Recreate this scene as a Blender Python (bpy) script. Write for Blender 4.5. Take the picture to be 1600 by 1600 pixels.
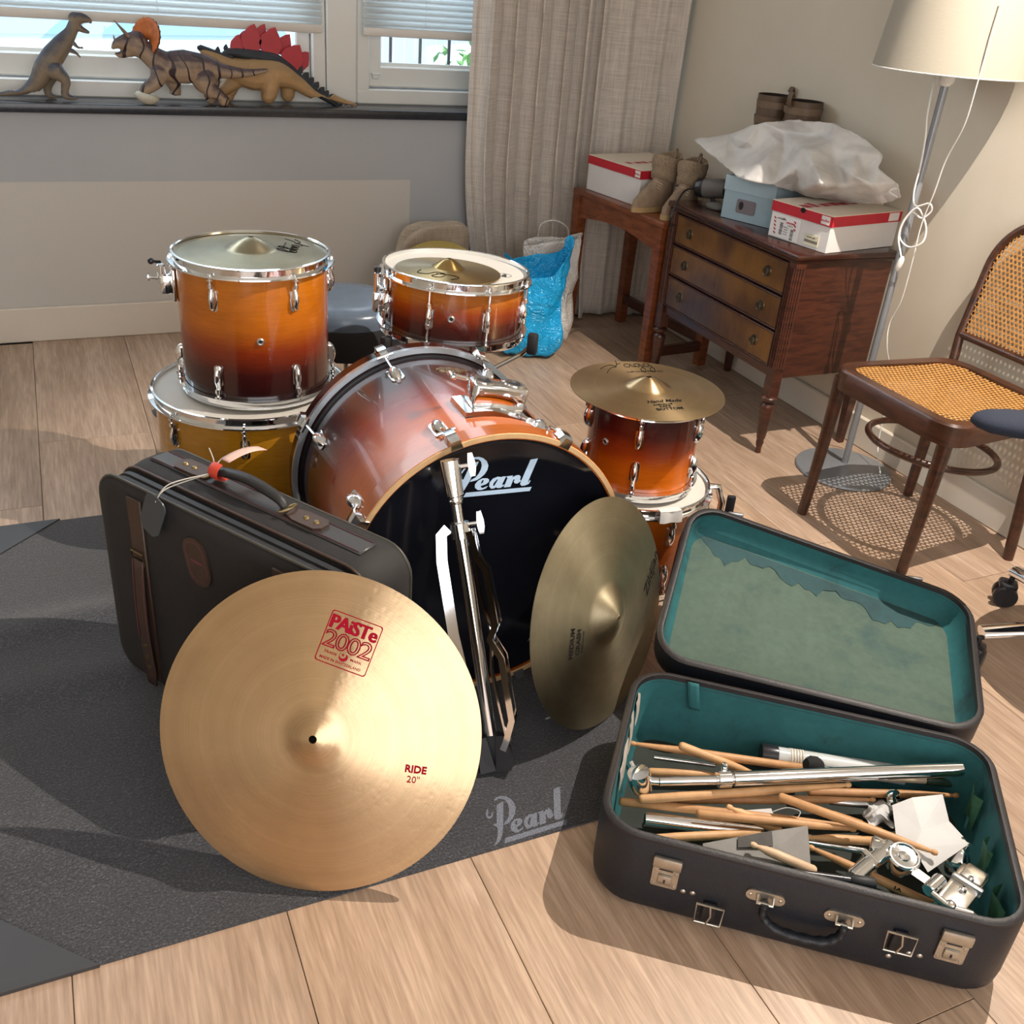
import bpy, bmesh, math, random
from mathutils import Vector, Matrix, noise
from mathutils.geometry import tessellate_polygon

for o in list(bpy.data.objects):
    bpy.data.objects.remove(o, do_unlink=True)
SC = bpy.context.scene
COL = SC.collection
PI = math.pi
R = math.radians
random.seed(7)

# ------------------------------------------------------------------ camera
CAMH = 1.35
YAW, PITCH, ROLL, FPX = R(26.2125), R(28.9286), R(4.9197), 1538.8
_f = Vector((math.sin(YAW)*math.cos(PITCH), math.cos(YAW)*math.cos(PITCH), -math.sin(PITCH)))
_r = Vector((math.cos(YAW), -math.sin(YAW), 0))
_u = _r.cross(_f)
CR = math.cos(ROLL)*_r + math.sin(ROLL)*_u
CU = -math.sin(ROLL)*_r + math.cos(ROLL)*_u
CPOS = Vector((0, 0, CAMH))
cam_data = bpy.data.cameras.new('camera')
cam = bpy.data.objects.new('camera', cam_data)
COL.objects.link(cam)
cam.matrix_world = Matrix(((CR.x, CU.x, -_f.x, CPOS.x), (CR.y, CU.y, -_f.y, CPOS.y), (CR.z, CU.z, -_f.z, CPOS.z), (0, 0, 0, 1)))
cam_data.sensor_width = 36.0
cam_data.lens = 36.0*FPX/1600.0
cam_data.clip_start = 0.02
SC.camera = cam

def ray(x, y):
    return _f + CR*((x-800)/FPX) - CU*((y-800)/FPX)
def onz(x, y, z=0.0):
    d = ray(x, y); return CPOS + d*((z-CAMH)/d.z)
def ony(x, y, Y):
    d = ray(x, y); return CPOS + d*(Y/d.y)
def onplane(x, y, p0, n):
    d = ray(x, y); return CPOS + d*((Vector(p0)-CPOS).dot(n)/d.dot(n))

# ------------------------------------------------------------------ light, world, exposure
SC.view_settings.view_transform = 'Standard'
SC.view_settings.look = 'None'
SC.view_settings.exposure = 0.05
SC.view_settings.gamma = 1.0
SC.view_settings.use_curve_mapping = False
W = bpy.data.worlds.new('World'); SC.world = W
W.use_nodes = True
_nt = W.node_tree
_bg = _nt.nodes['Background']
_bg.inputs[0].default_value = (0.80, 0.90, 1.0, 1)
_bg.inputs[1].default_value = 2.2
LAMPPOS = Vector((2.02, 1.16, 2.42))
def area(name, loc, target, sx, sy, power, color, shape='RECTANGLE'):
    l = bpy.data.lights.new(name, 'AREA'); l.shape = shape; l.size = sx; l.size_y = sy
    l.energy = power; l.color = color
    o = bpy.data.objects.new(name, l); COL.objects.link(o); o.location = loc
    o.rotation_euler = (Vector(target)-Vector(loc)).to_track_quat('-Z', 'Y').to_euler()
    return o
# daylight of the small round roof light above the chairs: nearly a point, it draws the crisp shadows
_s = bpy.data.lights.new('roof_light_daylight', 'SPOT'); _s.energy = 320; _s.color = (1.0, 0.91, 0.81); _s.shadow_soft_size = .006
_s.spot_size = R(78); _s.spot_blend = .22
_so = bpy.data.objects.new('roof_light_daylight', _s); COL.objects.link(_so); _so.location = LAMPPOS
_so.rotation_euler = (Vector((1.55, 1.55, 0))-LAMPPOS).to_track_quat('-Z', 'Y').to_euler()
# daylight through the two windows of the far wall
area('window_daylight', (-.25, 3.965, 1.76), (0.3, 0.5, 0.2), 2.4, 1.0, 34, (0.80, 0.90, 1.0))
area('window_daylight', (1.34, 3.965, 1.76), (0.8, 0.5, 0.2), 0.38, 1.0, 4.5, (0.80, 0.90, 1.0))
# added fill lamp behind the camera to lift the shadows, not a real door
area('added_front_fill', (0.35, -1.70, 1.32), (0.6, 2.5, 0.9), 3.9, 2.4, 90, (0.98, 0.98, 1.0))

# ------------------------------------------------------------------ mesh tools
def lin(h):
    h = h.lstrip('#')
    c = [int(h[i:i+2], 16)/255 for i in (0, 2, 4)]
    return tuple(x/12.92 if x <= 0.04045 else ((x+0.055)/1.055)**2.4 for x in c)
def T(x=0, y=0, z=0): return Matrix.Translation((x, y, z))
def RX(a): return Matrix.Rotation(a, 4, 'X')
def RY(a): return Matrix.Rotation(a, 4, 'Y')
def RZ(a): return Matrix.Rotation(a, 4, 'Z')
def S(x, y=None, z=None):
    if y is None: y = z = x
    return Matrix.Diagonal((x, y, z, 1))
def frame(o, x, z):
    "matrix with origin o, x axis along x and z axis near z"
    x = Vector(x).normalized(); z = Vector(z); z = (z - x*z.dot(x)).normalized(); y = z.cross(x)
    return Matrix(((x.x, y.x, z.x, o[0]), (x.y, y.y, z.y, o[1]), (x.z, y.z, z.z, o[2]), (0, 0, 0, 1)))
def zframe(o, z, x=(1, 0, 0)):
    z = Vector(z).normalized(); x = Vector(x)
    if abs(z.dot(x.normalized())) > 0.98: x = Vector((0, 1, 0))
    x = (x - z*x.dot(z)).normalized(); y = z.cross(x)
    return Matrix(((x.x, y.x, z.x, o[0]), (x.y, y.y, z.y, o[1]), (x.z, y.z, z.z, o[2]), (0, 0, 0, 1)))

class MB:
    "collects shapes, then builds ONE mesh object"
    def __init__(self): self.v = []; self.f = []; self.M = Matrix.Identity(4)
    def add(self, vs, fs, M=None):
        n = len(self.v); M = self.M @ M if M is not None else self.M
        self.v += [tuple(M @ Vector(p)) for p in vs]
        flip = M.determinant() < 0
        self.f += [tuple(n+i for i in (reversed(q) if flip else q)) for q in fs]
        return self
    def bm(self, bm, M=None):
        bm.verts.index_update()
        self.add([v.co[:] for v in bm.verts], [[v.index for v in f.verts] for f in bm.faces], M); bm.free(); return self
    def box(self, sx, sy, sz, M=None, bev=0.0, seg=2):
        "box centred at the origin of M"
        bm = bmesh.new(); bmesh.ops.create_cube(bm, size=1.0, matrix=Matrix.Diagonal((sx, sy, sz, 1)))
        if bev > 0: bmesh.ops.bevel(bm, geom=list(bm.edges), offset=min(bev, .49*min(sx, sy, sz)), segments=seg, profile=.5, affect='EDGES')
        return self.bm(bm, M)
    def bx(self, x0, x1, y0, y1, z0, z1, bev=0.0, seg=2, M=None):
        m = T((x0+x1)/2, (y0+y1)/2, (z0+z1)/2)
        return self.box(abs(x1-x0), abs(y1-y0), abs(z1-z0), m if M is None else M @ m, bev, seg)
    def lathe(self, prof, seg=48, M=None, close=False, caps=True):
        vs = []; fs = []; n = len(prof)
        for i in range(seg):
            a = 2*PI*i/seg; c, s = math.cos(a), math.sin(a)
            vs += [(r*c, r*s, z) for r, z in prof]
        for i in range(seg):
            j = (i+1) % seg
            for k in range(n if close else n-1):
                k2 = (k+1) % n
                fs.append((i*n+k, j*n+k, j*n+k2, i*n+k2))
        if caps and not close:
            if prof[0][0] > 1e-5: fs.append(tuple(i*n for i in reversed(range(seg))))
            if prof[-1][0] > 1e-5: fs.append(tuple(i*n+n-1 for i in range(seg)))
        return self.add(vs, fs, M)
    def cyl(self, r, z0, z1, M=None, seg=20, bev=0.0):
        if bev: return self.lathe([(r-bev, z0), (r, z0+bev), (r, z1-bev), (r-bev, z1)], seg, M)
        return self.lathe([(r, z0), (r, z1)], seg, M)
    def rod(self, a, b, r, seg=12, r2=None, bev=0.0):
        a = Vector(a); b = Vector(b); L = (b-a).length
        m = zframe(a, b-a)
        r2 = r if r2 is None else r2
        if bev: return self.lathe([(r-bev, 0), (r, bev), (r2, L-bev), (r2-bev, L)], seg, m)
        return self.lathe([(r, 0), (r2, L)], seg, m)
    def tube(self, pts, r, seg=10, caps=True, M=None, closed=False, flat=1.0):
        pts = [Vector(p) for p in pts]; n = len(pts)
        rr = r if isinstance(r, (list, tuple)) else [r]*n
        vs = []; fs = []; up = None
        for i, p in enumerate(pts):
            if closed: d = pts[(i+1) % n]-pts[i-1]
            else: d = pts[min(i+1, n-1)]-pts[max(i-1, 0)]
            if d.length < 1e-9: d = Vector((0, 0, 1))
            d.normalize()
            if up is None:
                up = Vector((0, 0, 1)) if abs(d.z) < .9 else Vector((1, 0, 0))
            up = (up-d*up.dot(d))
            if up.length < 1e-6: up = d.orthogonal()
            up.normalize(); si = d.cross(up)
            for k in range(seg):
                a = 2*PI*k/seg
                vs.append(p + up*(math.sin(a)*rr[i]*flat) + si*(math.cos(a)*rr[i]))
        for i in range(n if closed else n-1):
            j = (i+1) % n
            for k in range(seg):
                k2 = (k+1) % seg
                fs.append((i*seg+k, i*seg+k2, j*seg+k2, j*seg+k))
        if caps and not closed:
            fs.append(tuple(reversed(range(seg)))); fs.append(tuple((n-1)*seg+k for k in range(seg)))
        return self.add(vs, fs, M)
    def loft(self, rings, caps=True, M=None, closed=True):
        n = len(rings[0]); vs = [p for r in rings for p in r]; fs = []
        for i in range(len(rings)-1):
            for k in range(n if closed else n-1):
                k2 = (k+1) % n
                fs.append((i*n+k, i*n+k2, (i+1)*n+k2, (i+1)*n+k))
        if caps and closed:
            fs.append(tuple(reversed(range(n))))
            if caps != 'first': fs.append(tuple((len(rings)-1)*n+k for k in range(n)))
        return self.add(vs, fs, M)
    def grid(self, fn, nu, nv, M=None):
        vs = [fn(i/nu, j/nv) for i in range(nu+1) for j in range(nv+1)]
        fs = [(i*(nv+1)+j, (i+1)*(nv+1)+j, (i+1)*(nv+1)+j+1, i*(nv+1)+j+1) for i in range(nu) for j in range(nv)]
        return self.add(vs, fs, M)
    def prism(self, outline, z0, z1, M=None, holes=()):
        "polygon in xy (with holes) extruded from z0 to z1"
        loops = [list(outline)] + [list(h) for h in holes]
        tris = tessellate_polygon([[Vector((p[0], p[1], 0)) for p in l] for l in loops])
        flat = [p for l in loops for p in l]; n = len(flat)
        vs = [(p[0], p[1], z0) for p in flat]+[(p[0], p[1], z1) for p in flat]
        fs = []
        for t in tris:
            a, b, c = [Vector(flat[i]) for i in t]
            if (b-a).cross(c-a) < 0: t = (t[0], t[2], t[1])
            fs.append(tuple(i+n for i in t)); fs.append((t[0], t[2], t[1]))
        k = 0
        for li, l in enumerate(loops):
            m = len(l); ar = sum(l[i][0]*l[(i+1) % m][1]-l[(i+1) % m][0]*l[i][1] for i in range(m))
            ccw = (ar > 0) == (li == 0)
            for i in range(m):
                a, b = k+i, k+(i+1) % m
                fs.append((a, b, b+n, a+n) if ccw else (b, a, a+n, b+n))
            k += m
        return self.add(vs, fs, M)
    def ball(self, r, M=None, seg=16, rings=10):
        prof = [(r*math.sin(PI*i/rings), -r*math.cos(PI*i/rings)) for i in range(rings+1)]
        prof[0] = (0, -r); prof[-1] = (0, r)
        vs = [(0, 0, -r)]; fs = []
        for i in range(1, rings):
            for k in range(seg):
                a = 2*PI*k/seg; vs.append((prof[i][0]*math.cos(a), prof[i][0]*math.sin(a), prof[i][1]))
        vs.append((0, 0, r)); L = len(vs)-1
        for k in range(seg):
            k2 = (k+1) % seg
            fs.append((0, 1+k2, 1+k))
            for i in range(rings-2): fs.append((1+i*seg+k, 1+i*seg+k2, 1+(i+1)*seg+k2, 1+(i+1)*seg+k))
            fs.append((L, 1+(rings-2)*seg+k, 1+(rings-2)*seg+k2))
        return self.add(vs, fs, M)
    def mesh(self, name, m, smooth=40):
        me = bpy.data.meshes.new(name)
        me.from_pydata([tuple(p) for p in self.v], [], self.f); me.validate(); me.update()
        if smooth:
            me.polygons.foreach_set('use_smooth', [True]*len(me.polygons))
            me.set_sharp_from_angle(angle=R(smooth))
        if m is not None: me.materials.append(m)
        return me
    def part(self, name, m, parent=None, smooth=40, label=None):
        o = bpy.data.objects.new(name, self.mesh(name, m, smooth)); COL.objects.link(o)
        if parent is not None: o.parent = parent
        if label: o['label'] = label
        return o

def thing(name, label, cat, loc=(0, 0, 0), rot=None, group=None):
    o = bpy.data.objects.new(name, None); COL.objects.link(o); o.empty_display_size = .05
    if isinstance(loc, Matrix): o.matrix_world = loc
    else:
        o.location = loc
        if rot: o.rotation_euler = rot
    o['label'] = label; o['category'] = cat
    if group: o['group'] = group
    return o
def tag(o, label, cat, group=None):
    o['label'] = label; o['category'] = cat
    if group: o['group'] = group
    return o
def struct(o): o['kind'] = 'structure'; return o
def copy_tree(o, parent=None):
    c = o.copy(); COL.objects.link(c); c.parent = parent
    for ch in [q for q in bpy.data.objects if q.parent == o]: copy_tree(ch, c)
    return c
def bez(pts, n=8):
    "smooth Catmull-Rom polyline through the points"
    pts = [Vector(p) for p in pts]; out = []
    for i in range(len(pts)-1):
        p0 = pts[max(i-1, 0)]; p1 = pts[i]; p2 = pts[i+1]; p3 = pts[min(i+2, len(pts)-1)]
        for k in range(n):
            t = k/n
            out.append(.5*((2*p1)+(p2-p0)*t+(2*p0-5*p1+4*p2-p3)*t*t+(3*p1-p0-3*p2+p3)*t*t*t))
    out.append(pts[-1]); return out
def rrect(w, h, r, seg=5, cx=0, cy=0):
    "rounded rectangle outline, counter-clockwise"
    out = []
    for sx, sy, a0 in ((1, -1, -PI/2), (1, 1, 0), (-1, 1, PI/2), (-1, -1, PI)):
        for i in range(seg+1):
            a = a0+PI/2*i/seg
            out.append((cx+sx*(w/2-r)+r*math.cos(a), cy+sy*(h/2-r)+r*math.sin(a)))
    return out
def text_shape(body, size=1.0, shear=0.0, bold=0.0, spacing=1.0, outline=0.0, align='CENTER', res=3):
    "letters as (verts, faces) in the xy plane"
    cu = bpy.data.curves.new('txt', 'FONT'); cu.body = body; cu.size = size; cu.shear = shear; cu.offset = bold
    cu.space_character = spacing; cu.align_x = align; cu.align_y = 'CENTER'; cu.resolution_u = res
    if outline: cu.fill_mode = 'NONE'; cu.bevel_depth = outline; cu.bevel_resolution = 0
    o = bpy.data.objects.new('txt', cu); COL.objects.link(o)
    dg = bpy.context.evaluated_depsgraph_get(); me = bpy.data.meshes.new_from_object(o.evaluated_get(dg))
    vs = [v.co[:] for v in me.vertices]; fs = [tuple(p.vertices) for p in me.polygons]
    bpy.data.objects.remove(o, do_unlink=True); bpy.data.meshes.remove(me); bpy.data.curves.remove(cu)
    return vs, fs

def marks(w, h, n, seed=1):
    "a line of print too small to read: irregular little blocks, as (verts, faces) in the xy plane"
    rn = random.Random(seed); vs = []; fs = []; x = -w/2
    for i in range(n):
        bw = w/n*rn.uniform(.55, .85); hh = h*rn.choice((.6, .7, 1.0))/2; k = len(vs)
        vs += [(x, -h/2, 0), (x+bw, -h/2, 0), (x+bw, -h/2+2*hh, 0), (x, -h/2+2*hh, 0)]; fs.append((k, k+1, k+2, k+3)); x += w/n
    return vs, fs

# ------------------------------------------------------------------ materials
class N:
    "small node-tree writer"
    def __init__(self, name):
        self.m = bpy.data.materials.new(name); self.m.use_nodes = True
        self.t = self.m.node_tree; self.b = self.t.nodes['Principled BSDF']
    def n(self, typ, **kw):
        x = self.t.nodes.new(typ)
        for k, v in kw.items():
            if k in x.inputs: x.inputs[k].default_value = v
            else: setattr(x, k, v)
        return x
    def l(self, a, b): self.t.links.new(a, b)
    def set(self, **kw):
        for k, v in kw.items():
            k = k.replace('_', ' ')
            i = self.b.inputs[k]
            i.default_value = (*v, 1) if isinstance(v, tuple) and len(v) == 3 and i.type == 'RGBA' else v
        return self
    def coord(self, which='Object', scale=(1, 1, 1), rot=(0, 0, 0), loc=(0, 0, 0)):
        c = self.n('ShaderNodeTexCoord'); mp = self.n('ShaderNodeMapping')
        mp.inputs['Scale'].default_value = scale; mp.inputs['Rotation'].default_value = rot; mp.inputs['Location'].default_value = loc
        self.l(c.outputs[which], mp.inputs[0]); return mp.outputs[0]
    def noise(self, vec, scale=5, detail=4, rough=.55, dist=0.0):
        x = self.n('ShaderNodeTexNoise'); x.inputs['Scale'].default_value = scale; x.inputs['Detail'].default_value = detail
        x.inputs['Roughness'].default_value = rough; x.inputs['Distortion'].default_value = dist
        self.l(vec, x.inputs['Vector']); return x.outputs['Fac']
    def ramp(self, fac, stops, interp='LINEAR'):
        x = self.n('ShaderNodeValToRGB'); e = x.color_ramp.elements; x.color_ramp.interpolation = interp
        while len(e) < len(stops): e.new(.5)
        for i, (p, c) in enumerate(stops):
            e[i].position = p; e[i].color = (*c, 1) if len(c) == 3 else c
        self.l(fac, x.inputs[0]); return x.outputs[0]
    def mix(self, fac, a, b, mode='MIX'):
        x = self.n('ShaderNodeMix', data_type='RGBA', blend_type=mode)
        for s, i in ((fac, 0), (a, 6), (b, 7)):
            if hasattr(s, 'is_output'): self.l(s, x.inputs[i])
            elif i == 0: x.inputs[i].default_value = s
            else: x.inputs[i].default_value = (*s, 1) if len(s) == 3 else s
        return x.outputs[2]
    def math(self, op, a, b=None, c=None):
        x = self.n('ShaderNodeMath', operation=op)
        for i, s in enumerate((a, b, c)):
            if s is None: continue
            if hasattr(s, 'is_output'): self.l(s, x.inputs[i])
            else: x.inputs[i].default_value = s
        return x.outputs[0]
    def bump(self, h, strength=.2, dist=.01):
        x = self.n('ShaderNodeBump'); x.inputs['Strength'].default_value = strength; x.inputs['Distance'].default_value = dist
        self.l(h, x.inputs['Height']); self.l(x.outputs[0], self.b.inputs['Normal']); return self
    def color(self, c): self.l(c, self.b.inputs['Base Color']); return self
    def rough(self, c): self.l(c, self.b.inputs['Roughness']); return self

def plain(name, col, rough=.5, metal=0.0, var=.12, vscale=30, bump=0.0, bscale=200, **kw):
    "one colour, a little uneven, optional fine relief"
    if isinstance(col, str): col = lin(col)
    k = N(name).set(Roughness=rough, Metallic=metal, Base_Color=col, **kw)
    v = k.coord()
    if var:
        f = k.noise(v, vscale, 4)
        k.color(k.ramp(f, [(.25, tuple(c*(1-var) for c in col)), (.75, tuple(min(1, c*(1+var)) for c in col))]))
    if bump: k.bump(k.noise(v, bscale, 3), bump, .002)
    return k.m
CHROME = plain('chrome', (.86, .88, .90), .07, 1.0, var=.03, vscale=8)
STEEL = plain('brushed_steel', (.55, .56, .57), .32, 1.0, var=.12, vscale=60)
BLACKRUB = plain('black_rubber', (.012, .012, .014), .55, var=.2)
BLACKPL = plain('black_plastic', (.014, .014, .017), .28, var=.1)
WHITEPL = plain('white_plastic', (.78, .77, .73), .4, var=.04)
BRASS = plain('old_brass', (.42, .33, .20), .35, 1.0, var=.2, vscale=80)
# ================================================================== the setting
XR, YW = 2.43, 3.895
XL, YF, ZC = -1.75, -1.8, 2.6

def wood_floor():
    k = N('floor_laminate').set(Roughness=.42)
    info = k.n('ShaderNodeObjectInfo')
    c = k.n('ShaderNodeTexCoord'); add = k.n('ShaderNodeVectorMath', operation='MULTIPLY_ADD')
    k.l(c.outputs['Object'], add.inputs[0]); add.inputs[1].default_value = (1, 1, 1)
    comb = k.n('ShaderNodeCombineXYZ')
    k.l(k.math('MULTIPLY', info.outputs['Random'], 37.0), comb.inputs[0]); k.l(k.math('MULTIPLY', info.outputs['Random'], 91.0), comb.inputs[1])
    k.l(comb.outputs[0], add.inputs[2])
    mp = k.n('ShaderNodeMapping'); mp.inputs['Scale'].default_value = (1, .075, 1); k.l(add.outputs[0], mp.inputs[0])
    warp = k.noise(mp.outputs[0], 7, 4, .6, 1.0)
    grain = k.noise(mp.outputs[0], 55, 5, .65, .8)
    mp2 = k.n('ShaderNodeMapping'); mp2.inputs['Scale'].default_value = (1, .05, 1); k.l(add.outputs[0], mp2.inputs[0])
    fine = k.noise(mp2.outputs[0], 170, 3, .6)
    base = k.ramp(warp, [(.25, lin('#9f8672')), (.5, lin('#b59b85')), (.75, lin('#c5ac98'))])
    g = k.mix(k.ramp(grain, [(.38, (1, 1, 1)), (.62, (0, 0, 0))]), base, lin('#917660'))
    g2 = k.mix(.55, base, g)
    fr = k.ramp(fine, [(.35, (.80, .79, .78)), (.6, (1.05, 1.05, 1.05))])
    g3 = k.mix(1.0, g2, fr, 'MULTIPLY')
    tint = k.ramp(info.outputs['Random'], [(0, (.86, .84, .82)), (.5, (1, 1, 1)), (1, (1.08, 1.05, 1.0))])
    k.color(k.mix(1.0, g3, tint, 'MULTIPLY'))
    k.bump(fine, .08, .001)
    return k.m
FLOORM = wood_floor()
fl = MB().bx(XL-.1, XR+.1, YF-.1, YW+.1, -.06, -.009).part('floor', plain('floor_base', (.05, .035, .025), .8), smooth=0); struct(fl)
pw, x0 = .318, -.124
joints = {0: 2.977, -1: 2.577, 6: 1.78, 7: 1.50}
for row in range(-6, 9):
    xa, xb = x0+row*pw, x0+(row+1)*pw
    xa, xb = max(xa, XL), min(xb, XR)
    if xb-xa < .02: continue
    j = joints.get(row, random.uniform(0, 1.29))
    y = j-1.29*math.ceil((j-YF)/1.29)
    while y < YW:
        ya, yb = max(y, YF), min(y+1.29, YW); y += 1.29
        if yb-ya < .03: continue
        cx, cy = (xa+xb)/2, (ya+yb)/2
        o = MB().box(xb-xa-.0013, yb-ya-.0013, .009, T(0, 0, -.0045), .0008, 1).part('plank', FLOORM, fl, smooth=0)
        o.location = (cx, cy, 0)

def paint(name, base, patch=False):
    k = N(name).set(Roughness=.75)
    v = k.coord()
    f = k.noise(v, 2.2, 4); b = lin(base)
    c = k.ramp(f, [(.3, tuple(x*.95 for x in b)), (.7, tuple(min(1, x*1.04) for x in b))])
    if patch:   # the lighter field of old paint left where a radiator hung
        s = k.n('ShaderNodeSeparateXYZ'); k.l(v, s.inputs[0])
        p = ony(641, 281, YW)
        m = k.math('MULTIPLY', k.math('LESS_THAN', s.outputs[0], p.x), k.math('LESS_THAN', s.outputs[2], p.z))
        c = k.mix(m, c, k.mix(.85, c, lin('#c9c5be')))
    k.color(c); k.bump(k.noise(v, 160, 3), .10, .002)
    return k.m
WALLB = paint('wall_paint_shaded', '#adb0b4', True)  # same cream paint as WALLR, the window wall's shade put into the colour
WALLR = paint('wall_paint_cream', '#cdc3b1')
WHITE = plain('white_lacquer', '#e4dfd6', .35, var=.03, vscale=6)
b = MB()
b.bx(XL-.2, XR+.2, YW, YW+.28, 0, .80); b.bx(XL-.2, XR+.2, YW, YW+.28, 2.30, ZC)
b.bx(XL-.2, -1.62, YW, YW+.28, .8, 2.3); b.bx(2.33, XR+.2, YW, YW+.28, .8, 2.3)
struct(b.part('wall_back', WALLB, smooth=0))
struct(MB().bx(XR, XR+.2, YF-.2, YW, 0, ZC).part('wall_right', WALLR, smooth=0))
struct(MB().bx(XL-.2, XL, YF-.2, YW, 0, ZC).part('wall_left', WALLR, smooth=0))
struct(MB().bx(XL, XR, YF-.2, YF, 0, ZC).part('wall_front', WALLR, smooth=0))
struct(MB().bx(XL-.2, XR+.2, YF-.2, YW+.28, ZC, ZC+.15).part('ceiling', plain('ceiling_paint', '#e8e4dc', .8, var=.02), smooth=0))
struct(MB().bx(XL, XR, YW-.016, YW, 0, .128, .004, 1).part('baseboard_back', plain('baseboard_white', '#d9d0c3', .5, var=.04, vscale=4), smooth=0))
struct(MB().bx(XR-.016, XR, YF, YW-.016, 0, .105, .004, 1).part('baseboard_right', plain('baseboard_cream', '#d5ccbd', .5, var=.04, vscale=4), smooth=0))
struct(MB().lathe([(.11, 0), (.11, .06), (.085, .06), (.085, 0)], 40, T(LAMPPOS.x, LAMPPOS.y, LAMPPOS.z+.01), close=True).part('trim_2', WHITE))
# sill of dark stone
STONE = plain('dark_stone', '#2e3137', .22, var=.25, vscale=60)
struct(MB().bx(XL, 1.735, 3.862, 4.06, .80, .832, .004, 2).part('trim_1', STONE))

# windows ------------------------------------------------------------
def glass_mat():
    k = N('window_glass'); t = k.t
    tr = k.n('ShaderNodeBsdfTransparent'); gl = k.n('ShaderNodeBsdfGlossy'); gl.inputs['Roughness'].default_value = .02
    tr.inputs[0].default_value = (.93, .97, 1, 1)
    mx = k.n('ShaderNodeMixShader'); mx.inputs[0].default_value = .06
    k.l(tr.outputs[0], mx.inputs[1]); k.l(gl.outputs[0], mx.inputs[2]); k.l(mx.outputs[0], t.nodes['Material Output'].inputs[0])
    return k.m
GLASS = glass_mat()
WINF = plain('window_paint', '#d9d8d2', .4, var=.04, vscale=5)
GY = 4.10                     # plane of the glass
def window(name, xa, xb):
    w = thing(name, 'x', 'window', ((xa+xb)/2, 4.09, .832)); del w['label'], w['category']; struct(w)
    cx = (xa+xb)/2; L = T(-cx, -4.09, -.832)
    zb = .832; g0 = ony(200, 86, GY).z
    f = MB(); f.M = L                         # fixed frame
    f.bx(xa, xb, 4.03, 4.15, zb, zb+.055, .004, 1); f.bx(xa, xb, 4.03, 4.15, 2.25, 2.30, .004, 1)
    f.bx(xa, xa+.05, 4.03, 4.15, zb+.05, 2.26, .004, 1); f.bx(xb-.05, xb, 4.03, 4.15, zb+.05, 2.26, .004, 1)
    f.part('window_frame', WINF, w, smooth=0)
    s = MB(); s.M = L                         # sash
    a, c = xa+.052, xb-.052
    s.bx(a, c, 4.06, 4.13, zb+.06, g0, .005, 1); s.bx(a, c, 4.06, 4.13, 2.18, 2.248, .005, 1)
    s.bx(a, a+.055, 4.06, 4.13, g0-.01, 2.19, .005, 1); s.bx(c-.055, c, 4.06, 4.13, g0-.01, 2.19, .005, 1)
    s.bx(a+.055, c-.055, 4.085, 4.1, g0, g0+.012); s.part('window_sash', WINF, w, smooth=0)
    g = MB(); g.M = L; g.bx(a+.056, c-.056, GY, GY+.006, g0+.001, 2.179); g.part('pane', GLASS, w, smooth=0)
    h = MB(); h.M = L                         # little catch plates
    for q in (a+.03, c-.03): h.bx(q-.012, q+.012, 4.050, 4.0595, g0-.045, g0-.028, .002, 1); h.bx(q-.018, q+.018, 4.044, 4.0595, g0-.03, g0-.024, .002, 1)
    h.part('catch', WINF, w)
    for sx in (xa+.052, xb-.052):
        MB().cyl(.006, 0, .07, T(sx-cx, 4.055-4.09, .24), 10).part('hinge', WINF, w)
    return w
xm0, xm1 = ony(498, 100, 4.06).x, ony(566, 100, 4.06).x
window('window_1', -1.60, xm0+.02)
window('window_2', xm1-.03, 2.31)
struct(MB().bx(xm0+.022, xm1-.032, 4.02, 4.16, .832, 2.30, .006, 1).part('trim_3', WINF, smooth=0))

_k = N('blind_fabric').set(Roughness=.8, Base_Color=lin('#e2e3e1'))
_tl = _k.n('ShaderNodeBsdfTranslucent'); _tl.inputs[0].default_value = (.86, .88, .88, 1); _mx = _k.n('ShaderNodeMixShader'); _mx.inputs[0].default_value = .6
_k.l(_k.b.outputs[0], _mx.inputs[1]); _k.l(_tl.outputs[0], _mx.inputs[2]); _k.l(_mx.outputs[0], _k.t.nodes['Material Output'].inputs[0]); BLINDM = _k.m
def blind(xa, xb, label, name='pleated_blind'):
    t = thing(name, label, 'blind', ((xa+xb)/2, 4.0, 1.08))
    w = (xb-xa)/2; zb = 1.078-1.08
    b = MB(); n = 52; pts = []
    top = 2.2-1.08
    for i in range(n*2+1): pts.append((-.010+.010*(-1)**i, zb+.030+(top-zb-.03)*i/(2*n)))
    vs = [(x, y, z) for x in (-w, w) for y, z in pts]; m = len(pts)
    b.add(vs, [(i, i+1, m+i+1, m+i) for i in range(m-1)])
    b.add([(x, y+.002, z) for x, y, z in vs], [(i+1, i, m+i, m+i+1) for i in range(m-1)])
    b.part('pleats', BLINDM, t, smooth=0)
    MB().bx(-w, w, -.022, .006, zb, zb+.030, .005, 2).part('bottom_rail', plain('blind_rail', '#cfcac2', .5, var=.02), t)
    MB().bx(-w, w, -.022, .010, top, top+.04, .004, 1).part('head_rail', WINF, t)
    for q in (-w*.55, w*.55): MB().tube([(q, -.010, zb+.02), (q, -.010, top)], .0012, 6).part('cord', WHITEPL, t)
    return t
blind(-1.55, ony(502, 40, 4.0).x, 'white pleated blind half drawn above the three toy dinosaurs')
blind(ony(567, 40, 4.0).x, 2.26, 'white pleated blind in the right window, partly behind the curtain')

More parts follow.
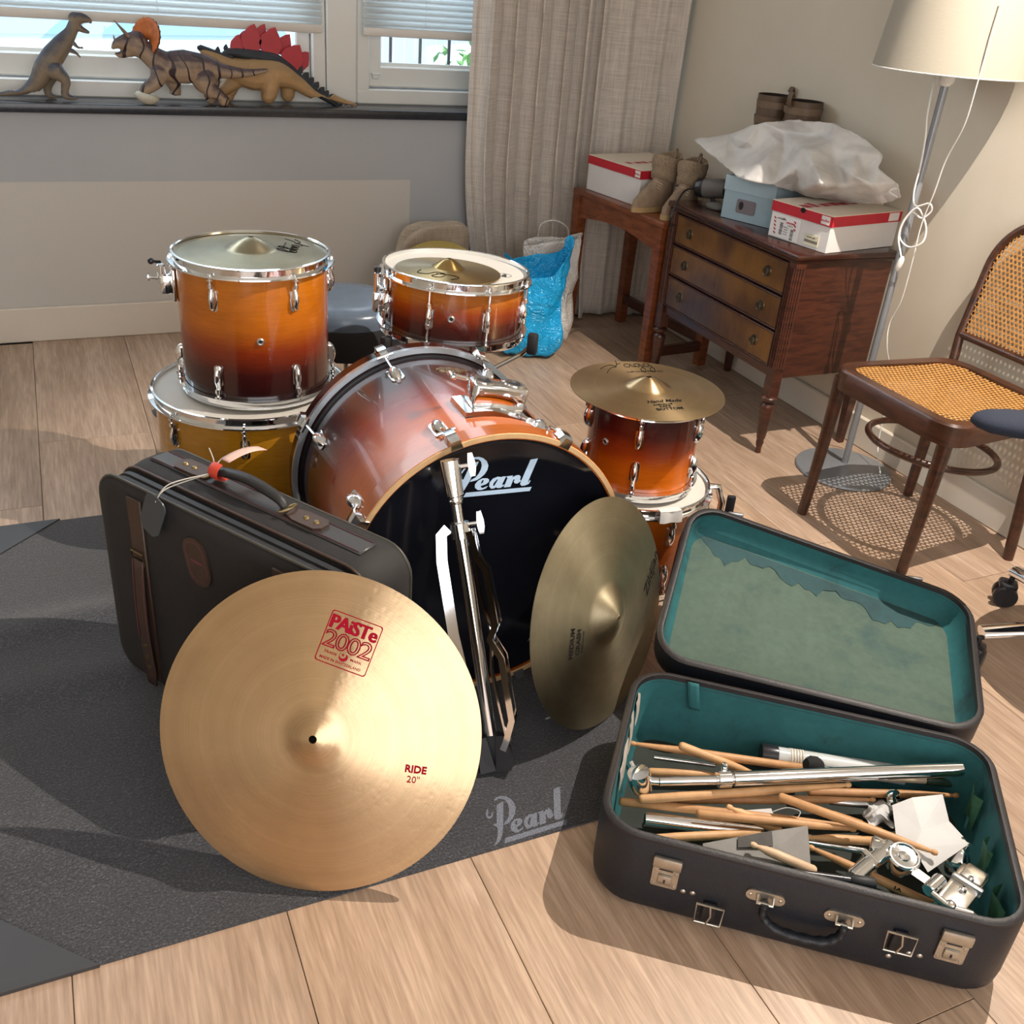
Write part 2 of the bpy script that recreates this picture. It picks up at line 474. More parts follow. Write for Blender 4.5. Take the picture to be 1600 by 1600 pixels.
# outside -------------------------------------------------------------
sun = bpy.data.lights.new('sun', 'SUN'); sun.energy = 8.0; sun.angle = R(.6); sun.color = (1, .96, .9)
so = bpy.data.objects.new('sun', sun); COL.objects.link(so)
so.rotation_euler = Vector((-.55, .35, -.8)).to_track_quat('-Z', 'Y').to_euler()
struct(MB().bx(-14, 16, 4.6, 26, -.35, -.3).part('ground', plain('street_paving', '#b9bdc0', .8, var=.08, vscale=3), smooth=0))
k = N('garden_wall_brick').set(Roughness=.85)
br = k.n('ShaderNodeTexBrick'); k.l(k.coord(), br.inputs['Vector'])
br.inputs['Color1'].default_value = (*lin('#a8bcd8'), 1); br.inputs['Color2'].default_value = (*lin('#b4c4dc'), 1); br.inputs['Mortar'].default_value = (*lin('#c6cfdb'), 1); br.inputs['Scale'].default_value = 4
k.color(br.outputs[0])
tag(MB().bx(3.2, 9.0, 11.6, 11.9, -.3, 1.9).part('garden_wall', k.m, smooth=0), 'bluish garden wall outside the left window, behind the stegosaurus', 'wall')

def car(label, M, paintm):
    t = thing('parked_car', label, 'car', M)
    prof = [(-2.1, .35), (-2.15, .75), (-1.95, .92), (-1.0, 1.02), (-.35, 1.45), (.9, 1.5), (1.65, 1.08), (2.05, .98), (2.12, .6), (2.05, .35)]
    rings = []
    for y, s, dz in ((-.86, .97, 0), (-.80, 1.0, .02), (0, 1.0, .05), (.80, 1.0, .02), (.86, .97, 0)):
        rings.append([(x*s, y, z+(dz if z > .9 else 0)) for x, z in prof])
    b = MB().loft(rings); b.part('body', paintm, t, smooth=50)
    for y in (-.87, .87): MB().prism([(-.75, 1.06), (-.3, 1.40), (.85, 1.44), (1.35, 1.1)], -.006, .006, Matrix(((1, 0, 0, 0), (0, 0, 1, y), (0, 1, 0, 0), (0, 0, 0, 1)))).part('side_window', plain('car_glass', '#8fb0c8', .1, var=0), t, smooth=0)
    MB().add([(-.99, -.72, 1.05), (-.38, -.66, 1.46), (-.38, .66, 1.46), (-.99, .72, 1.05)], [(0, 1, 2, 3)]).part('windscreen', plain('windscreen_glass', '#9cc0d6', .1, var=0), t, smooth=0)
    for x in (-1.3, 1.3):
        for y in (-.8, .8): MB().lathe([(.05, -.1), (.30, -.1), (.32, -.06), (.32, .06), (.30, .1), (.05, .1)], 24, T(x, y, .32) @ RX(PI/2)).part('wheel', BLACKRUB, t)
    return t
car('pale blue parked car seen through the left window behind the tyrannosaur', T(.2, 8.2, -.3) @ RZ(R(12)), plain('car_paint_blue', '#c4e0ec', .15, var=.02))
car('white parked car seen through the right window behind the bars', T(5.3, 8.6, -.3) @ RZ(R(-6)), plain('car_paint_white', '#dfe7ea', .15, var=.02))
fe = thing('iron_fence', 'thin black iron bars outside the right window', 'fence', (2.0, 5.0, -.3))
for x in (-.55, -.40, -.25, -.10, .05): MB().bx(x-.006, x+.006, -.006, .006, 0, 1.75).part('bar', BLACKRUB, fe, smooth=0)
MB().bx(-.7, .3, -.008, .008, 1.14, 1.165).part('rail', BLACKRUB, fe, smooth=0)
pl = thing('garden_plant', 'green leafy plant outside the right window', 'plant', (2.62, 6.6, -.3))
b = MB(); rnd = random.Random(3)
for i in range(150):
    a = rnd.uniform(0, 2*PI); r = rnd.uniform(.02, .28); z = rnd.uniform(.5, 1.15); s = rnd.uniform(.05, .1)
    b.add([(0, 0, 0), (.3*s, .5*s, .1*s), (0, 1.3*s, .0), (-.3*s, .5*s, .1*s)], [(0, 1, 2, 3)], T(r*math.cos(a), r*math.sin(a), z) @ RZ(rnd.uniform(0, 7)) @ RX(rnd.uniform(-1, 1)))
b.part('leaves', plain('leaf_green', '#5f8f4a', .5, var=.3, vscale=20), pl, smooth=0)
MB().tube([(0, 0, 0), (.02, .01, .5), (0, 0, .9)], [.02, .015, .008], 8).part('stem', plain('stem_brown', '#5a4632', .8), pl)

# curtain ----------------------------------------------------------------
def linen(name, c):
    k = N(name).set(Roughness=.9); v = k.coord()
    a = k.noise(k.coord(scale=(260, 260, 9)), 1, 2, .6); d = k.noise(k.coord(scale=(9, 9, 300)), 1, 2, .6)
    c = lin(c)
    f = k.math('MULTIPLY', k.math('ADD', a, d), .5)
    k.color(k.ramp(f, [(.38, tuple(x*.78 for x in c)), (.6, tuple(min(1, x*1.06) for x in c))])); k.bump(f, .25, .002)
    k.set(Sheen_Weight=.25)
    return k.m
LINEN = linen('linen_curtain', '#cdc4ba')
cu = thing('linen_curtain', 'long beige linen curtain hanging in deep folds beside the window', 'curtain', (1.95, 3.70, 0))
def curtain_pt(u, v):
    # plan path from the left edge to the right wall
    z = .012+2.44*v
    pts = [(1.545, 3.79), (1.75, 3.78), (1.98, 3.785), (2.12, 3.775), (2.28, 3.75), (2.405, 3.70)]
    s = u*(len(pts)-1); i = min(int(s), len(pts)-2); t = s-i
    x = pts[i][0]*(1-t)+pts[i+1][0]*t; y = pts[i][1]*(1-t)+pts[i+1][1]*t
    if u < .56:
        amp = .045*(.75+.35*(1-v))
        ph = 2*PI*6.2*u/.56+.7*math.sin(3*v+u*9)
        y += amp*math.sin(ph); x += .018*math.sin(2*ph+1.0)
    else:
        q = (u-.56)/.44; y += .014*math.sin(2*PI*2.6*q+.8*math.sin(2.5*v))+.004*math.sin(40*q)
    low = max(0, .30-v)/.30
    x += low*low*(.10*(1-u)**2)*math.cos(1.5*u); y -= low*low*.05*(1-u)
    y += .006*math.sin(9*v+12*u)
    return (x-1.95, y-3.70, z)
b = MB(); b.grid(curtain_pt, 230, 60)
o = b.part('fabric', LINEN, cu, smooth=80)
md = o.modifiers.new('thick', 'SOLIDIFY'); md.thickness = .003
MB().rod((-.47, .09, 2.47), (.46, -.02, 2.47), .012, 12).part('curtain_rail', WHITEPL, cu)
# ================================================================== drums
def burst(name, stops, z0, z1, axis=2):
    "lacquered maple whose stain runs from one colour to another along the drum"
    k = N(name).set(Roughness=.22, Coat_Weight=.55, Coat_Roughness=.04)
    v = k.coord(); s = k.n('ShaderNodeSeparateXYZ'); k.l(v, s.inputs[0])
    n1 = k.noise(k.coord(scale=(6, 6, 28)), 1, 3, .5)
    zz = k.math('ADD', s.outputs[axis], k.math('MULTIPLY', k.math('SUBTRACT', n1, .5), .04*(z1-z0)))
    mr = k.n('ShaderNodeMapRange'); k.l(zz, mr.inputs[0]); mr.inputs[1].default_value = z0; mr.inputs[2].default_value = z1
    c = k.ramp(mr.outputs[0], [(p, lin(h)) for p, h in stops])
    g = k.noise(k.coord(scale=(22, 22, 260)), 1, 5, .62, .3)
    g2 = k.noise(k.coord(scale=(10, 10, 20)), 1, 3)
    gm = k.ramp(g, [(.3, (.80, .76, .70)), (.65, (1.06, 1.06, 1.06))])
    c = k.mix(.8, c, k.mix(1, c, gm, 'MULTIPLY'))
    k.color(k.mix(.35, c, k.mix(1, c, k.ramp(g2, [(.3, (.75, .72, .7)), (.7, (1.15, 1.15, 1.1))]), 'MULTIPLY')))
    return k.m
HEADW = plain('drum_head_coated', '#c6c1b8', .55, var=.05, vscale=10)
HEADC = plain('drum_head_black', (.006, .007, .011), .10, var=.1, vscale=5)
def lug_meshes(rodlen, scale=1.0):
    "teardrop lug on a plate, local x out of the shell, z along it; the rod leaves towards +z"
    b = MB()
    ol = rrect(.021*scale, .05*scale, .008*scale, 4)
    b.prism(ol, 0, .003, Matrix(((0, 0, 1, 0), (1, 0, 0, 0), (0, 1, 0, -.008*scale), (0, 0, 0, 1))))
    rings = []
    for t in range(11):
        u = t/10; z = (-.034+.060*u)*scale
        h = math.sin(PI*min(1, u*1.02))**.55 if 0 < u < 1 else 0.03
        w = (.0085*scale)*(h if u < .5 else max(h, .75)); d = (.016*scale)*(h if u < .6 else max(h, .62))
        rings.append([(.002+d*max(0, math.sin(a)), w*math.cos(a), z) for a in [PI*i/10 for i in range(11)]])
    b.loft([r for r in rings])
    body = b.mesh('lug', CHROME, 50)
    r = MB(); r.cyl(.0028, .020*scale, rodlen, T(.011*scale, 0, 0), 8)
    r.cyl(.0055, .022*scale, .032*scale, T(.011*scale, 0, 0), 10)
    r.cyl(.0075, rodlen-.006, rodlen-.002, T(.011*scale, 0, 0), 12); r.box(.006, .006, .010, T(.011*scale, 0, rodlen+.003), .001, 1)
    return body, r.mesh('tension_rod', CHROME, 40)
def put(name, me, parent, M):
    o = bpy.data.objects.new(name, me); COL.objects.link(o); o.parent = parent; o.matrix_basis = M; return o
def hoop(b, ri, z, up=1):
    "triple flanged hoop: lip at z, flange .022 below (up=1) or above (up=-1)"
    p = [(ri, 0), (ri+.002, .0015), (ri+.007, .0005), (ri+.0075, -.0015), (ri+.003, -.004), (ri+.003, -.017), (ri+.015, -.0195), (ri+.0155, -.0225), (ri+.001, -.0225), (ri, -.019)]
    b.lathe([(r, z+up*q) for r, q in p], 72, close=True)
def drum(name, label, M, rh, H, shellm, nlug, a0, lugs='both', headm=None, ls=1.0, bottom_hoop=True):
    "rh = outer radius of the hoop; local z 0 (lower lip) .. H (upper lip)"
    t = thing(name, label, 'drum', M)
    rs = rh-.0155-.0005
    MB().lathe([(rs, .014), (rs, H-.012), (rs-.007, H-.010), (rs-.007, .012)], 72, close=True).part('shell', shellm, t, 60)
    b = MB(); hoop(b, rh-.0155, H, 1); b.part('hoop', CHROME, t, 30)
    if bottom_hoop:
        b = MB(); hoop(b, rh-.0155, 0, -1); b.part('hoop', CHROME, t, 30)
    MB().lathe([(0, H-.0095), (rs+.0005, H-.0095), (rs+.0005, H-.012), (0, H-.012)], 60, caps=False).part('batter_head', headm or HEADW, t, 30)
    MB().lathe([(0, .012), (rs+.0005, .012), (rs+.0005, .0095), (0, .0095)], 60, caps=False).part('resonant_head', HEADW, t, 30)
    gap = .062*ls if lugs == 'both' else H/2-.004
    body, rod = lug_meshes(gap-.016 if lugs == 'both' else H/2-.014, ls)
    for i in range(nlug):
        a = R(a0)+2*PI*i/nlug
        for side in (1, -1):
            z = H-gap-.006 if side > 0 else gap+.006
            if lugs == 'mid': z = H/2
            m = RZ(a) @ T(rs, 0, z) @ (Matrix.Identity(4) if side > 0 else RX(PI))
            if lugs == 'mid' and side < 0:
                put('tension_rod', rod, lo, RX(PI)); continue
            lo = put('lug', body, t, m); put('tension_rod', rod, lo, Matrix.Identity(4))
    return t, rs
def grommet(t, rs, a, z):
    m = RZ(R(a)) @ T(rs-.001, 0, z) @ RY(PI/2)
    MB().lathe([(.0042, 0), (.0042, .004), (.006, .005), (.0085, .003), (.0088, 0)], 20, m, close=True).part('vent_grommet', STEEL, t)
    MB().cyl(.0042, 0, .0015, m, 14).part('vent_hole', BLACKRUB, t)

AMBER = [(0, '#1c0708'), (.22, '#3a0e0c'), (.42, '#7d2b0c'), (.62, '#b3600f'), (1, '#b96a12')]
# --- tall tom on top of the floor tom
TX, TY = .418, 2.344
t, rs = drum('tom_drum', 'amber sunburst tom stacked on the golden floor tom, a cymbal inside its rim', T(TX, TY, .396), .190, .330, burst('burst_tall_tom', AMBER, .02, .30), 6, -130)
grommet(t, rs, -97, .165)
b = MB()                                      # clamp bracket on the left of the shell
b.M = RZ(R(172)) @ T(rs, 0, .25)
b.box(.008, .05, .075, T(.004, 0, 0), .003); b.box(.03, .032, .045, T(.02, 0, 0), .006); b.rod((.03, 0, .0), (.03, 0, .045), .010, 14, bev=.002)
br_ = b.part('bracket', CHROME, t)
b = MB(); b.M = RZ(R(172)) @ T(rs+.03, 0, .30); b.rod((0, 0, 0), (.018, .01, .004), .0035, 8); b.ball(.0075, T(.020, .011, .005), 12, 8); b.part('wing_screw', BLACKPL, br_)
b = MB(); b.M = RZ(R(172)) @ T(rs+.03, 0, .262); b.rod((0, 0, 0), (.03, -.01, .0), .004, 8); b.box(.006, .034, .012, T(.03, -.01, 0), .003); b.part('wing_nut', CHROME, br_)
# --- golden floor tom
GOLD = [(0, '#7a4a10'), (.5, '#b07c1e'), (1, '#b9811c')]
t, rs = drum('floor_tom', 'golden yellow floor tom standing on the floor under the tall tom', T(.402, 2.352, .005), .247, .388, burst('burst_floor_tom', GOLD, .02, .36), 8, -150)
# --- snare on its stand
SNX, SNY = .89, 2.245
t, rs = drum('snare_drum', 'shallow sunburst snare drum with a small cymbal lying on its white head', T(SNX, SNY, .530) @ RY(R(2.2)) @ RX(R(-1.0)), .190, .165, burst('burst_snare', [(0, '#200808'), (.28, '#45120c'), (.55, '#84320d'), (.8, '#a95f12'), (1, '#a3590f')], .02, .145), 8, -130, 'mid', ls=.95)
grommet(t, rs, -113, .080)
b = MB(); b.M = RZ(R(177)) @ T(rs, 0, .085)   # strainer
b.box(.012, .034, .10, T(.006, 0, 0), .004); b.box(.022, .022, .05, T(.022, 0, -.01), .005); b.rod((.024, 0, .0), (.024, 0, .062), .008, 12, bev=.002); b.rod((.02, -.018, .03), (.02, .03, .03), .006, 10)
st_ = b.part('strainer', CHROME, t); b = MB(); b.M = RZ(R(177)) @ T(rs, 0, .085); b.cyl(.009, .062, .075, T(.024, 0, 0), 14, .002); b.part('strainer_knob', BLACKPL, st_)
# maker's mark printed on the white snare head
b = MB(); b.M = T(.105, -.058, .1556) @ RZ(R(65))
b.lathe([(.0185, 0), (.0172, 0), (.0172, .0004), (.0185, .0004)], 36, close=True)
vs, fs = marks(.028, .012, 5, 3); b.add([(x+.3*y, y, .0004) for x, y, z in vs], fs)
b.part('head_mark', plain('mark_black', (.02, .02, .02), .5, var=0), t, 0)
st = thing('snare_stand', 'chrome tripod snare stand holding the shallow snare drum', 'stand', (SNX, SNY, 0))
MB().rod((0, 0, .10), (0, 0, .40), .0125, 16).part('tube', CHROME, st)
MB().cyl(.02, .36, .41, None, 16, .003).part('collar', CHROME, st)
for i in range(3):
    a = R(-38+120*i); c, s_ = math.cos(a), math.sin(a)
    MB().tube([(.012*c, .012*s_, .33), (.06*c, .06*s_, .24), (.20*c, .20*s_, .012)], .008, 8).part('leg', CHROME, st)
    MB().ball(.013, T(.203*c, .203*s_, .013), 12, 8).part('rubber_foot', BLACKRUB, st)
    MB().tube([(0, 0, .40), (.10*c, .10*s_, .435), (.185*c, .185*s_, .495), (.207*c, .207*s_, .52)], .006, 8).part('basket_arm', CHROME, st)
    b = MB(); b.box(.026, .022, .055, RZ(a) @ T(.2125, 0, .528), .006); b.part('basket_grip', BLACKRUB, st)
# --- throne
th = thing('drum_throne', 'round black padded drum stool between the tall tom and the snare', 'stool', (.765, 2.79, 0))
MB().lathe([(0, .462), (.10, .462), (.155, .455), (.168, .440), (.172, .42), (.172, .405)], 48, caps=False).part('seat_top', plain('stool_vinyl', '#5a6675', .25, var=.08, vscale=40), th, 60)  # black vinyl, the bluish window reflection put into its colour
MB().lathe([(.172, .405), (.174, .40), (.172, .33), (.165, .31), (0, .31)], 48, caps=False).part('seat_side', plain('stool_cloth', (.012, .012, .014), .8), th, 40)
MB().cyl(.016, .06, .315, None, 14).part('post', CHROME, th)
for i in range(3):
    a = R(20+120*i); c, s_ = math.cos(a), math.sin(a)
    MB().tube([(.015*c, .015*s_, .22), (.22*c, .22*s_, .012)], .009, 8).part('leg', CHROME, th)
    MB().ball(.013, T(.222*c, .222*s_, .013), 10, 8).part('rubber_foot', BLACKRUB, th)
# --- stack at the right: squat drum under the small tom
QX, QY = 1.252, 1.852
t, rs = drum('squat_drum', 'shallow orange drum on the floor under the small tom', T(QX, QY, .001), .190, .258, burst('burst_squat', [(0, '#5a1f0a'), (.6, '#9a4a10'), (1, '#a85a12')], .02, .24), 6, -150)
b = MB(); b.M = RZ(R(-28)) @ T(rs, 0, .15)
b.tube([(.004, 0, .10), (.03, 0, .10), (.045, 0, .06), (.045, 0, .0)], .009, 10); b.box(.03, .03, .03, T(.045, 0, 0), .006); b.rod((.03, -.03, .0), (.06, .035, .0), .007, 10)
rb_ = b.part('clamp', CHROME, t); b = MB(); b.M = RZ(R(-28)) @ T(rs, 0, .15); b.box(.022, .012, .10, T(.068, 0, .03), .004); b.part('clamp_lever', BLACKPL, rb_)
b = MB()
b.grid(lambda u, v: ((.193+.002*math.sin(9*u)+.004*v)*math.cos(R(-104+17*u)), (.193+.002*math.sin(9*u)+.004*v)*math.sin(R(-104+17*u)), .262-.028*v), 12, 3); b.grid(lambda u, v: ((.193-.02*v)*math.cos(R(-104+17*u)), (.193-.02*v)*math.sin(R(-104+17*u)), .2622), 12, 2)
b.part('tape', plain('white_tape', '#cfcdc8', .6, var=.05), t)
t, rs = drum('tom_drum', 'small sunburst tom, dark at the top and orange below, carrying a gold hi-hat cymbal', T(QX-.006, QY-.002, .2605), .149, .234, burst('burst_small_tom', [(0, '#c26208'), (.30, '#c05d0a'), (.52, '#8a330d'), (.74, '#4a130c'), (1, '#2a0909')], .01, .215), 5, -126)
grommet(t, rs, -162, .13)

# --- bass drum: local z runs from the rear hoop to the front hoop
BF, BR_ = Vector((.702, 1.503, .300)), Vector((.712, 2.003, .300))
BD = BF-BR_; BL = BD.length
BM = frame(BR_, (1, 0, 0), BD)                # x to the right, z to the front
BM = zframe(BR_, BD, (1, 0, 0))
bd = thing('bass_drum', 'big sunburst bass drum lying with its black front head to the room', 'drum', BM)
rsb = .277
MB().lathe([(rsb, .02), (rsb, BL-.02), (rsb-.008, BL-.02), (rsb-.008, .02)], 96, close=True).part('shell', burst('burst_bass', [(0, '#22060a'), (.25, '#3c0b0a'), (.48, '#84280a'), (.72, '#b8560b'), (1, '#bd600e')], .05, BL-.03), bd, 60)
HOOPM = burst('burst_hoop', [(0, '#a9550f'), (1, '#b05a10')], 0, 1)
CREAM = plain('maple_edge', '#c9a578', .4, var=.1, vscale=60)
MB().lathe([(.2815, BL-.042), (.2955, BL-.042), (.2955, BL-.003), (.2815, BL-.003)], 96, close=True).part('front_hoop', HOOPM, bd, 30)
MB().lathe([(.2835, BL-.0032), (.2945, BL-.0032), (.2935, BL), (.2845, BL)], 96, close=True).part('hoop_edge', CREAM, bd, 30)
MB().lathe([(.2815, 0), (.2955, 0), (.2955, .040), (.2815, .040)], 96, close=True).part('rear_hoop', plain('dark_hoop_lacquer', '#2c0d0d', .12, var=.1), bd, 30)
MB().lathe([(.2850, .0398), (.2962, .0398), (.2962, .0300), (.2968, .0300), (.2968, .0416), (.2850, .0416)], 96, close=True).part('hoop_trim', plain('hoop_silver', '#b9c2cb', .2, .7, var=.04), bd, 30)
MB().lathe([(.2770, .040), (.2810, .040), (.2810, .052), (.2770, .052)], 96, close=True).part('hoop_inlay', BLACKPL, bd, 30)
fh = MB().lathe([(0, BL-.010), (.270, BL-.010), (.2813, BL-.008), (.2813, BL-.013), (0, BL-.013)], 96, caps=False).part('front_head', HEADC, bd, 30)
MB().lathe([(0, .012), (.2813, .012), (.2813, .008), (0, .008)], 96, caps=False).part('rear_head', HEADW, bd, 30)
BMI = BM.inverted()
# lettering on the black head, traced as outlines
PEARL = [([(455,345),(580,310),(430,630),(350,760),(280,830),(180,875),(165,868),(230,820),(290,740),(330,640),(290,610),(300,580),(340,595)], []),
 ([(450,288),(450,270),(500,245),(580,237),(650,258),(706,306),(730,370),(715,440),(670,510),(600,570),(540,605),(440,630),(460,600),(530,560),(580,500),(615,430),(628,370),(615,310),(580,280),(520,270)], []),
 ([(295,370),(255,420),(230,465),(240,500),(275,508),(325,490),(350,450),(378,420),(340,430),(315,470),(285,480),(262,465),(275,440),(300,400)], []),
 ([(720,575),(640,575),(570,610),(520,670),(520,720),(560,755),(620,755),(690,730),(720,695),(690,705),(640,725),(612,715),(612,692),(690,665),(735,630),(742,595)], [[(640,598),(658,603),(650,632),(618,662),(615,640)]]),
 ([(1005,545),(960,545),(930,555),(880,548),(800,580),(750,640),(742,700),(770,735),(820,730),(850,710),(865,725),(920,722),(970,690),(985,670),(955,680),(945,668)], [[(862,590),(882,592),(822,690),(802,690),(810,650)]]),
 ([(1010,545),(1115,530),(1100,560),(1160,530),(1210,522),(1235,545),(1225,590),(1240,615),(1180,655),(1140,650),(1125,620),(1150,595),(1120,590),(1075,705),(970,715),(1030,570)], []),
 ([(1390,280),(1505,262),(1350,620),(1355,640),(1375,600),(1388,610),(1360,660),(1300,685),(1250,690),(1225,665),(1240,620)], []),
 ([(380,800),(1405,708),(1375,770),(335,870)], [])]
HN = BM.to_3x3() @ Vector((0, 0, 1)); HP = BM @ Vector((0, 0, BL-.0098))
def head_uv(x, y):
    p = BMI @ onplane(690+x/10, 690+y/10, HP, HN); return (p.x, p.y)
b = MB()
for outl, holes in PEARL:
    b.prism([head_uv(*p) for p in outl], BL-.0099, BL-.0094, None, [[head_uv(*p) for p in h] for h in holes])
b.part('logo_print', plain('logo_pale_blue', '#b9d3ec', .5, var=0), fh, 0)
b = MB()                                       # small signature low on the head
sg = [(3, 0), (5, -5), (6, 0), (8, -6), (9, 0), (12, -5), (13, 0), (15, -5)]
b.tube([BMI @ onplane(822+x, 1002+y, HP, HN) for x, y in sg], .0009, 5); b.part('signature', plain('signature_grey', '#8d939c', .5, var=0), fh)
# claws, rods and lugs
body = MB()
rings = []
for tt in range(9):
    u = tt/8; z = -.03+.06*u; h = max(.05, math.sin(PI*u)**.6)
    rings.append([(.001+.019*h*max(0, math.sin(a)), .013*h*math.cos(a)*(1.0 if u < .8 else .8), z) for a in [PI*i/8 for i in range(9)]])
body.loft(rings); body.prism(rrect(.030, .062, .012, 4), 0, .0025, Matrix(((0, 0, 1, 0), (1, 0, 0, 0), (0, 1, 0, 0), (0, 0, 0, 1))))
lugme = body.mesh('lug', CHROME, 45)
rodme = MB().rod((.012, 0, .02), (.024, 0, .072), .003, 8).mesh('tension_rod', CHROME)
c_ = MB()                                      # claw hook: local x out, z towards the outside of the drum
c_.loft([[(.018, -.008, .060), (.018, .008, .060), (.028, .008, .060), (.028, -.008, .060)],
         [(.020, -.013, .080), (.020, .013, .080), (.034, .010, .080), (.034, -.010, .080)],
         [(.0195, -.014, .104), (.0195, .014, .104), (.031, .010, .104), (.031, -.010, .104)],
         [(.008, -.012, .109), (.008, .012, .109), (.028, .009, .1125), (.028, -.009, .1125)]])
c_.rod((.024, -.018, .058), (.024, .018, .058), .0035, 8)
clawme = c_.mesh('claw', CHROME, 30)
for i in range(8):
    a = R(107+45*i)
    # world angle a measured in the xz plane -> local (x, y): y axis of the drum frame points down or up
    ydir = (BM.to_3x3() @ Vector((0, 1, 0))).z
    al = a if ydir > 0 else -a
    lo = put('lug', lugme, bd, RZ(al) @ T(rsb, 0, BL-.107)); put('tension_rod', rodme, lo, Matrix.Identity(4)); put('claw', clawme, lo, Matrix.Identity(4))
    lo = put('lug', lugme, bd, RZ(al) @ T(rsb, 0, .107) @ RX(PI)); put('tension_rod', rodme, lo, Matrix.Identity(4)); put('claw', clawme, lo, Matrix.Identity(4))
# tom mount block and badge on top
sgn = 1 if (BM.to_3x3() @ Vector((0, 1, 0))).z > 0 else -1
mt = RZ(sgn*R(79)) @ T(rsb, 0, BL-.165)        # local x out of the shell, y around it, z along
b = MB(); b.M = mt
def curve_plate(w, l, z0, z1):
    return [[( math.sqrt(max(0, rsb**2-y*y))-rsb+x, y, z) for z in (-l/2, l/2)] for y in [w*(-.5+i/8) for i in range(9)] for x in (0,)]
for i in range(8):
    ya, yb = .150*(-.5+i/8), .150*(-.5+(i+1)/8)
    f_ = lambda y: math.sqrt(rsb**2-y*y)-rsb
    b.add([(f_(ya)-.002, ya, -.045), (f_(yb)-.002, yb, -.045), (f_(yb)-.002, yb, .045), (f_(ya)-.002, ya, .045), (f_(ya)+.011, ya, -.042), (f_(yb)+.011, yb, -.042), (f_(yb)+.011, yb, .042), (f_(ya)+.011, ya, .042)],
          [(4, 5, 6, 7), (0, 1, 5, 4), (2, 3, 7, 6), (0, 4, 7, 3), (1, 2, 6, 5)])
mo = b.part('mount_plate', CHROME, bd, 30)
b = MB(); b.M = mt; b.box(.050, .116, .052, T(.030, 0, 0), .007, 3); b.part('mount_block', CHROME, mo)
for y in (-.034, .034):
    b = MB(); b.M = mt @ T(.0545, y, 0) @ RY(PI/2); b.lathe([(.0145, 0), (.0145, .003), (.021, .003), (.0215, 0)], 24, None, close=True); b.part('socket_ring', CHROME, mo)
    b = MB(); b.M = mt @ T(.0552, y, 0) @ RY(PI/2); b.cyl(.0145, 0, .0004, None, 20); b.part('socket_hole', BLACKRUB, mo)
b = MB(); b.M = mt @ T(.052, .066*sgn, -.01); b.rod((0, 0, 0), (.004, .03*sgn, 0), .005, 10); b.box(.010, .012, .032, T(.004, .034*sgn, 0), .004); b.part('wing_bolt', CHROME, mo)
for y in (-.046, .046):
    b = MB(); b.M = mt @ T(.040, y, .026); b.cyl(.006, 0, .003, None, 6); b.part('bolt', STEEL, mo)
mt2 = RZ(sgn*R(82)) @ T(rsb, 0, .125)
b = MB(); b.M = mt2
pts = [(.034*math.cos(a)*(1+.08*math.cos(6*a)), .013*math.sin(a)*(1+.08*math.cos(4*a))) for a in [2*PI*i/32 for i in range(32)]]
b.prism(pts, -.002, .0015, Matrix(((0, 0, 1, 0), (1, 0, 0, 0), (0, 1, 0, 0), (0, 0, 0, 1))))
k = N('badge_metal').set(Metallic=1.0, Roughness=.35); k.color(k.ramp(k.noise(k.coord(scale=(1, 1, 1)), 260, 3), [(.42, lin('#6b5a3c')), (.58, lin('#d8cdb0'))]))
b.part('badge', k.m, bd, 30)
# spurs
for s_ in (-1, 1):
    pA = BMI @ Vector((.707+s_*.262, 1.66, .20)); pB = BMI @ Vector((.707+s_*.30, 1.56, .013))
    MB().rod(pA, pB, .006, 10).part('spur', CHROME, bd)
    MB().ball(.011, T(*pB), 10, 8).part('spur_tip', BLACKRUB, bd)

# ================================================================== cymbals
def bronze(name, col, rough, groove=.25, dull=.35, aniso=.75, hammer=0.0):
    k = N(name).set(Metallic=1.0, Roughness=rough, Anisotropic=aniso, Anisotropic_Rotation=.25)
    tg = k.n('ShaderNodeTangent'); tg.direction_type = 'RADIAL'; tg.axis = 'Z'; k.l(tg.outputs[0], k.b.inputs['Tangent'])
    v = k.coord(); s = k.n('ShaderNodeSeparateXYZ'); k.l(v, s.inputs[0])
    r = k.math('SQRT', k.math('ADD', k.math('MULTIPLY', s.outputs[0], s.outputs[0]), k.math('MULTIPLY', s.outputs[1], s.outputs[1])))
    cx = k.n('ShaderNodeCombineXYZ'); k.l(r, cx.inputs[0])
    g = k.noise(cx.outputs[0], 700, 3, .7); g2 = k.noise(cx.outputs[0], 45, 3, .5); pat = k.noise(v, 12, 5, .6, .4)
    c = lin(col)
    base = k.ramp(g, [(.3, tuple(x*.80 for x in c)), (.65, tuple(min(1, x*1.06) for x in c))])
    base = k.mix(.5, base, k.mix(1, base, k.ramp(g2, [(.3, (.84, .82, .8)), (.7, (1.05, 1.05, 1.05))]), 'MULTIPLY'))
    k.color(k.mix(dull, base, k.mix(1, base, k.ramp(pat, [(.35, (.72, .70, .66)), (.65, (1.08, 1.06, 1.02))]), 'MULTIPLY')))
    h = g
    if hammer:
        vo = k.n('ShaderNodeTexVoronoi'); vo.inputs['Scale'].default_value = 75; k.l(v, vo.inputs['Vector'])
        h = k.math('ADD', k.math('MULTIPLY', g, .6), k.math('MULTIPLY', k.math('MINIMUM', vo.outputs['Distance'], .45), hammer))
    k.bump(h, groove, .0006)
    return k.m
def cym_z(r, Rr, rise, br, bh):
    z = rise*(1-(r/Rr)**1.35)
    if r < br*1.15:
        u = r/(br*1.15); z += bh*(1-u*u)**1.4 if u < 1 else 0
    return z
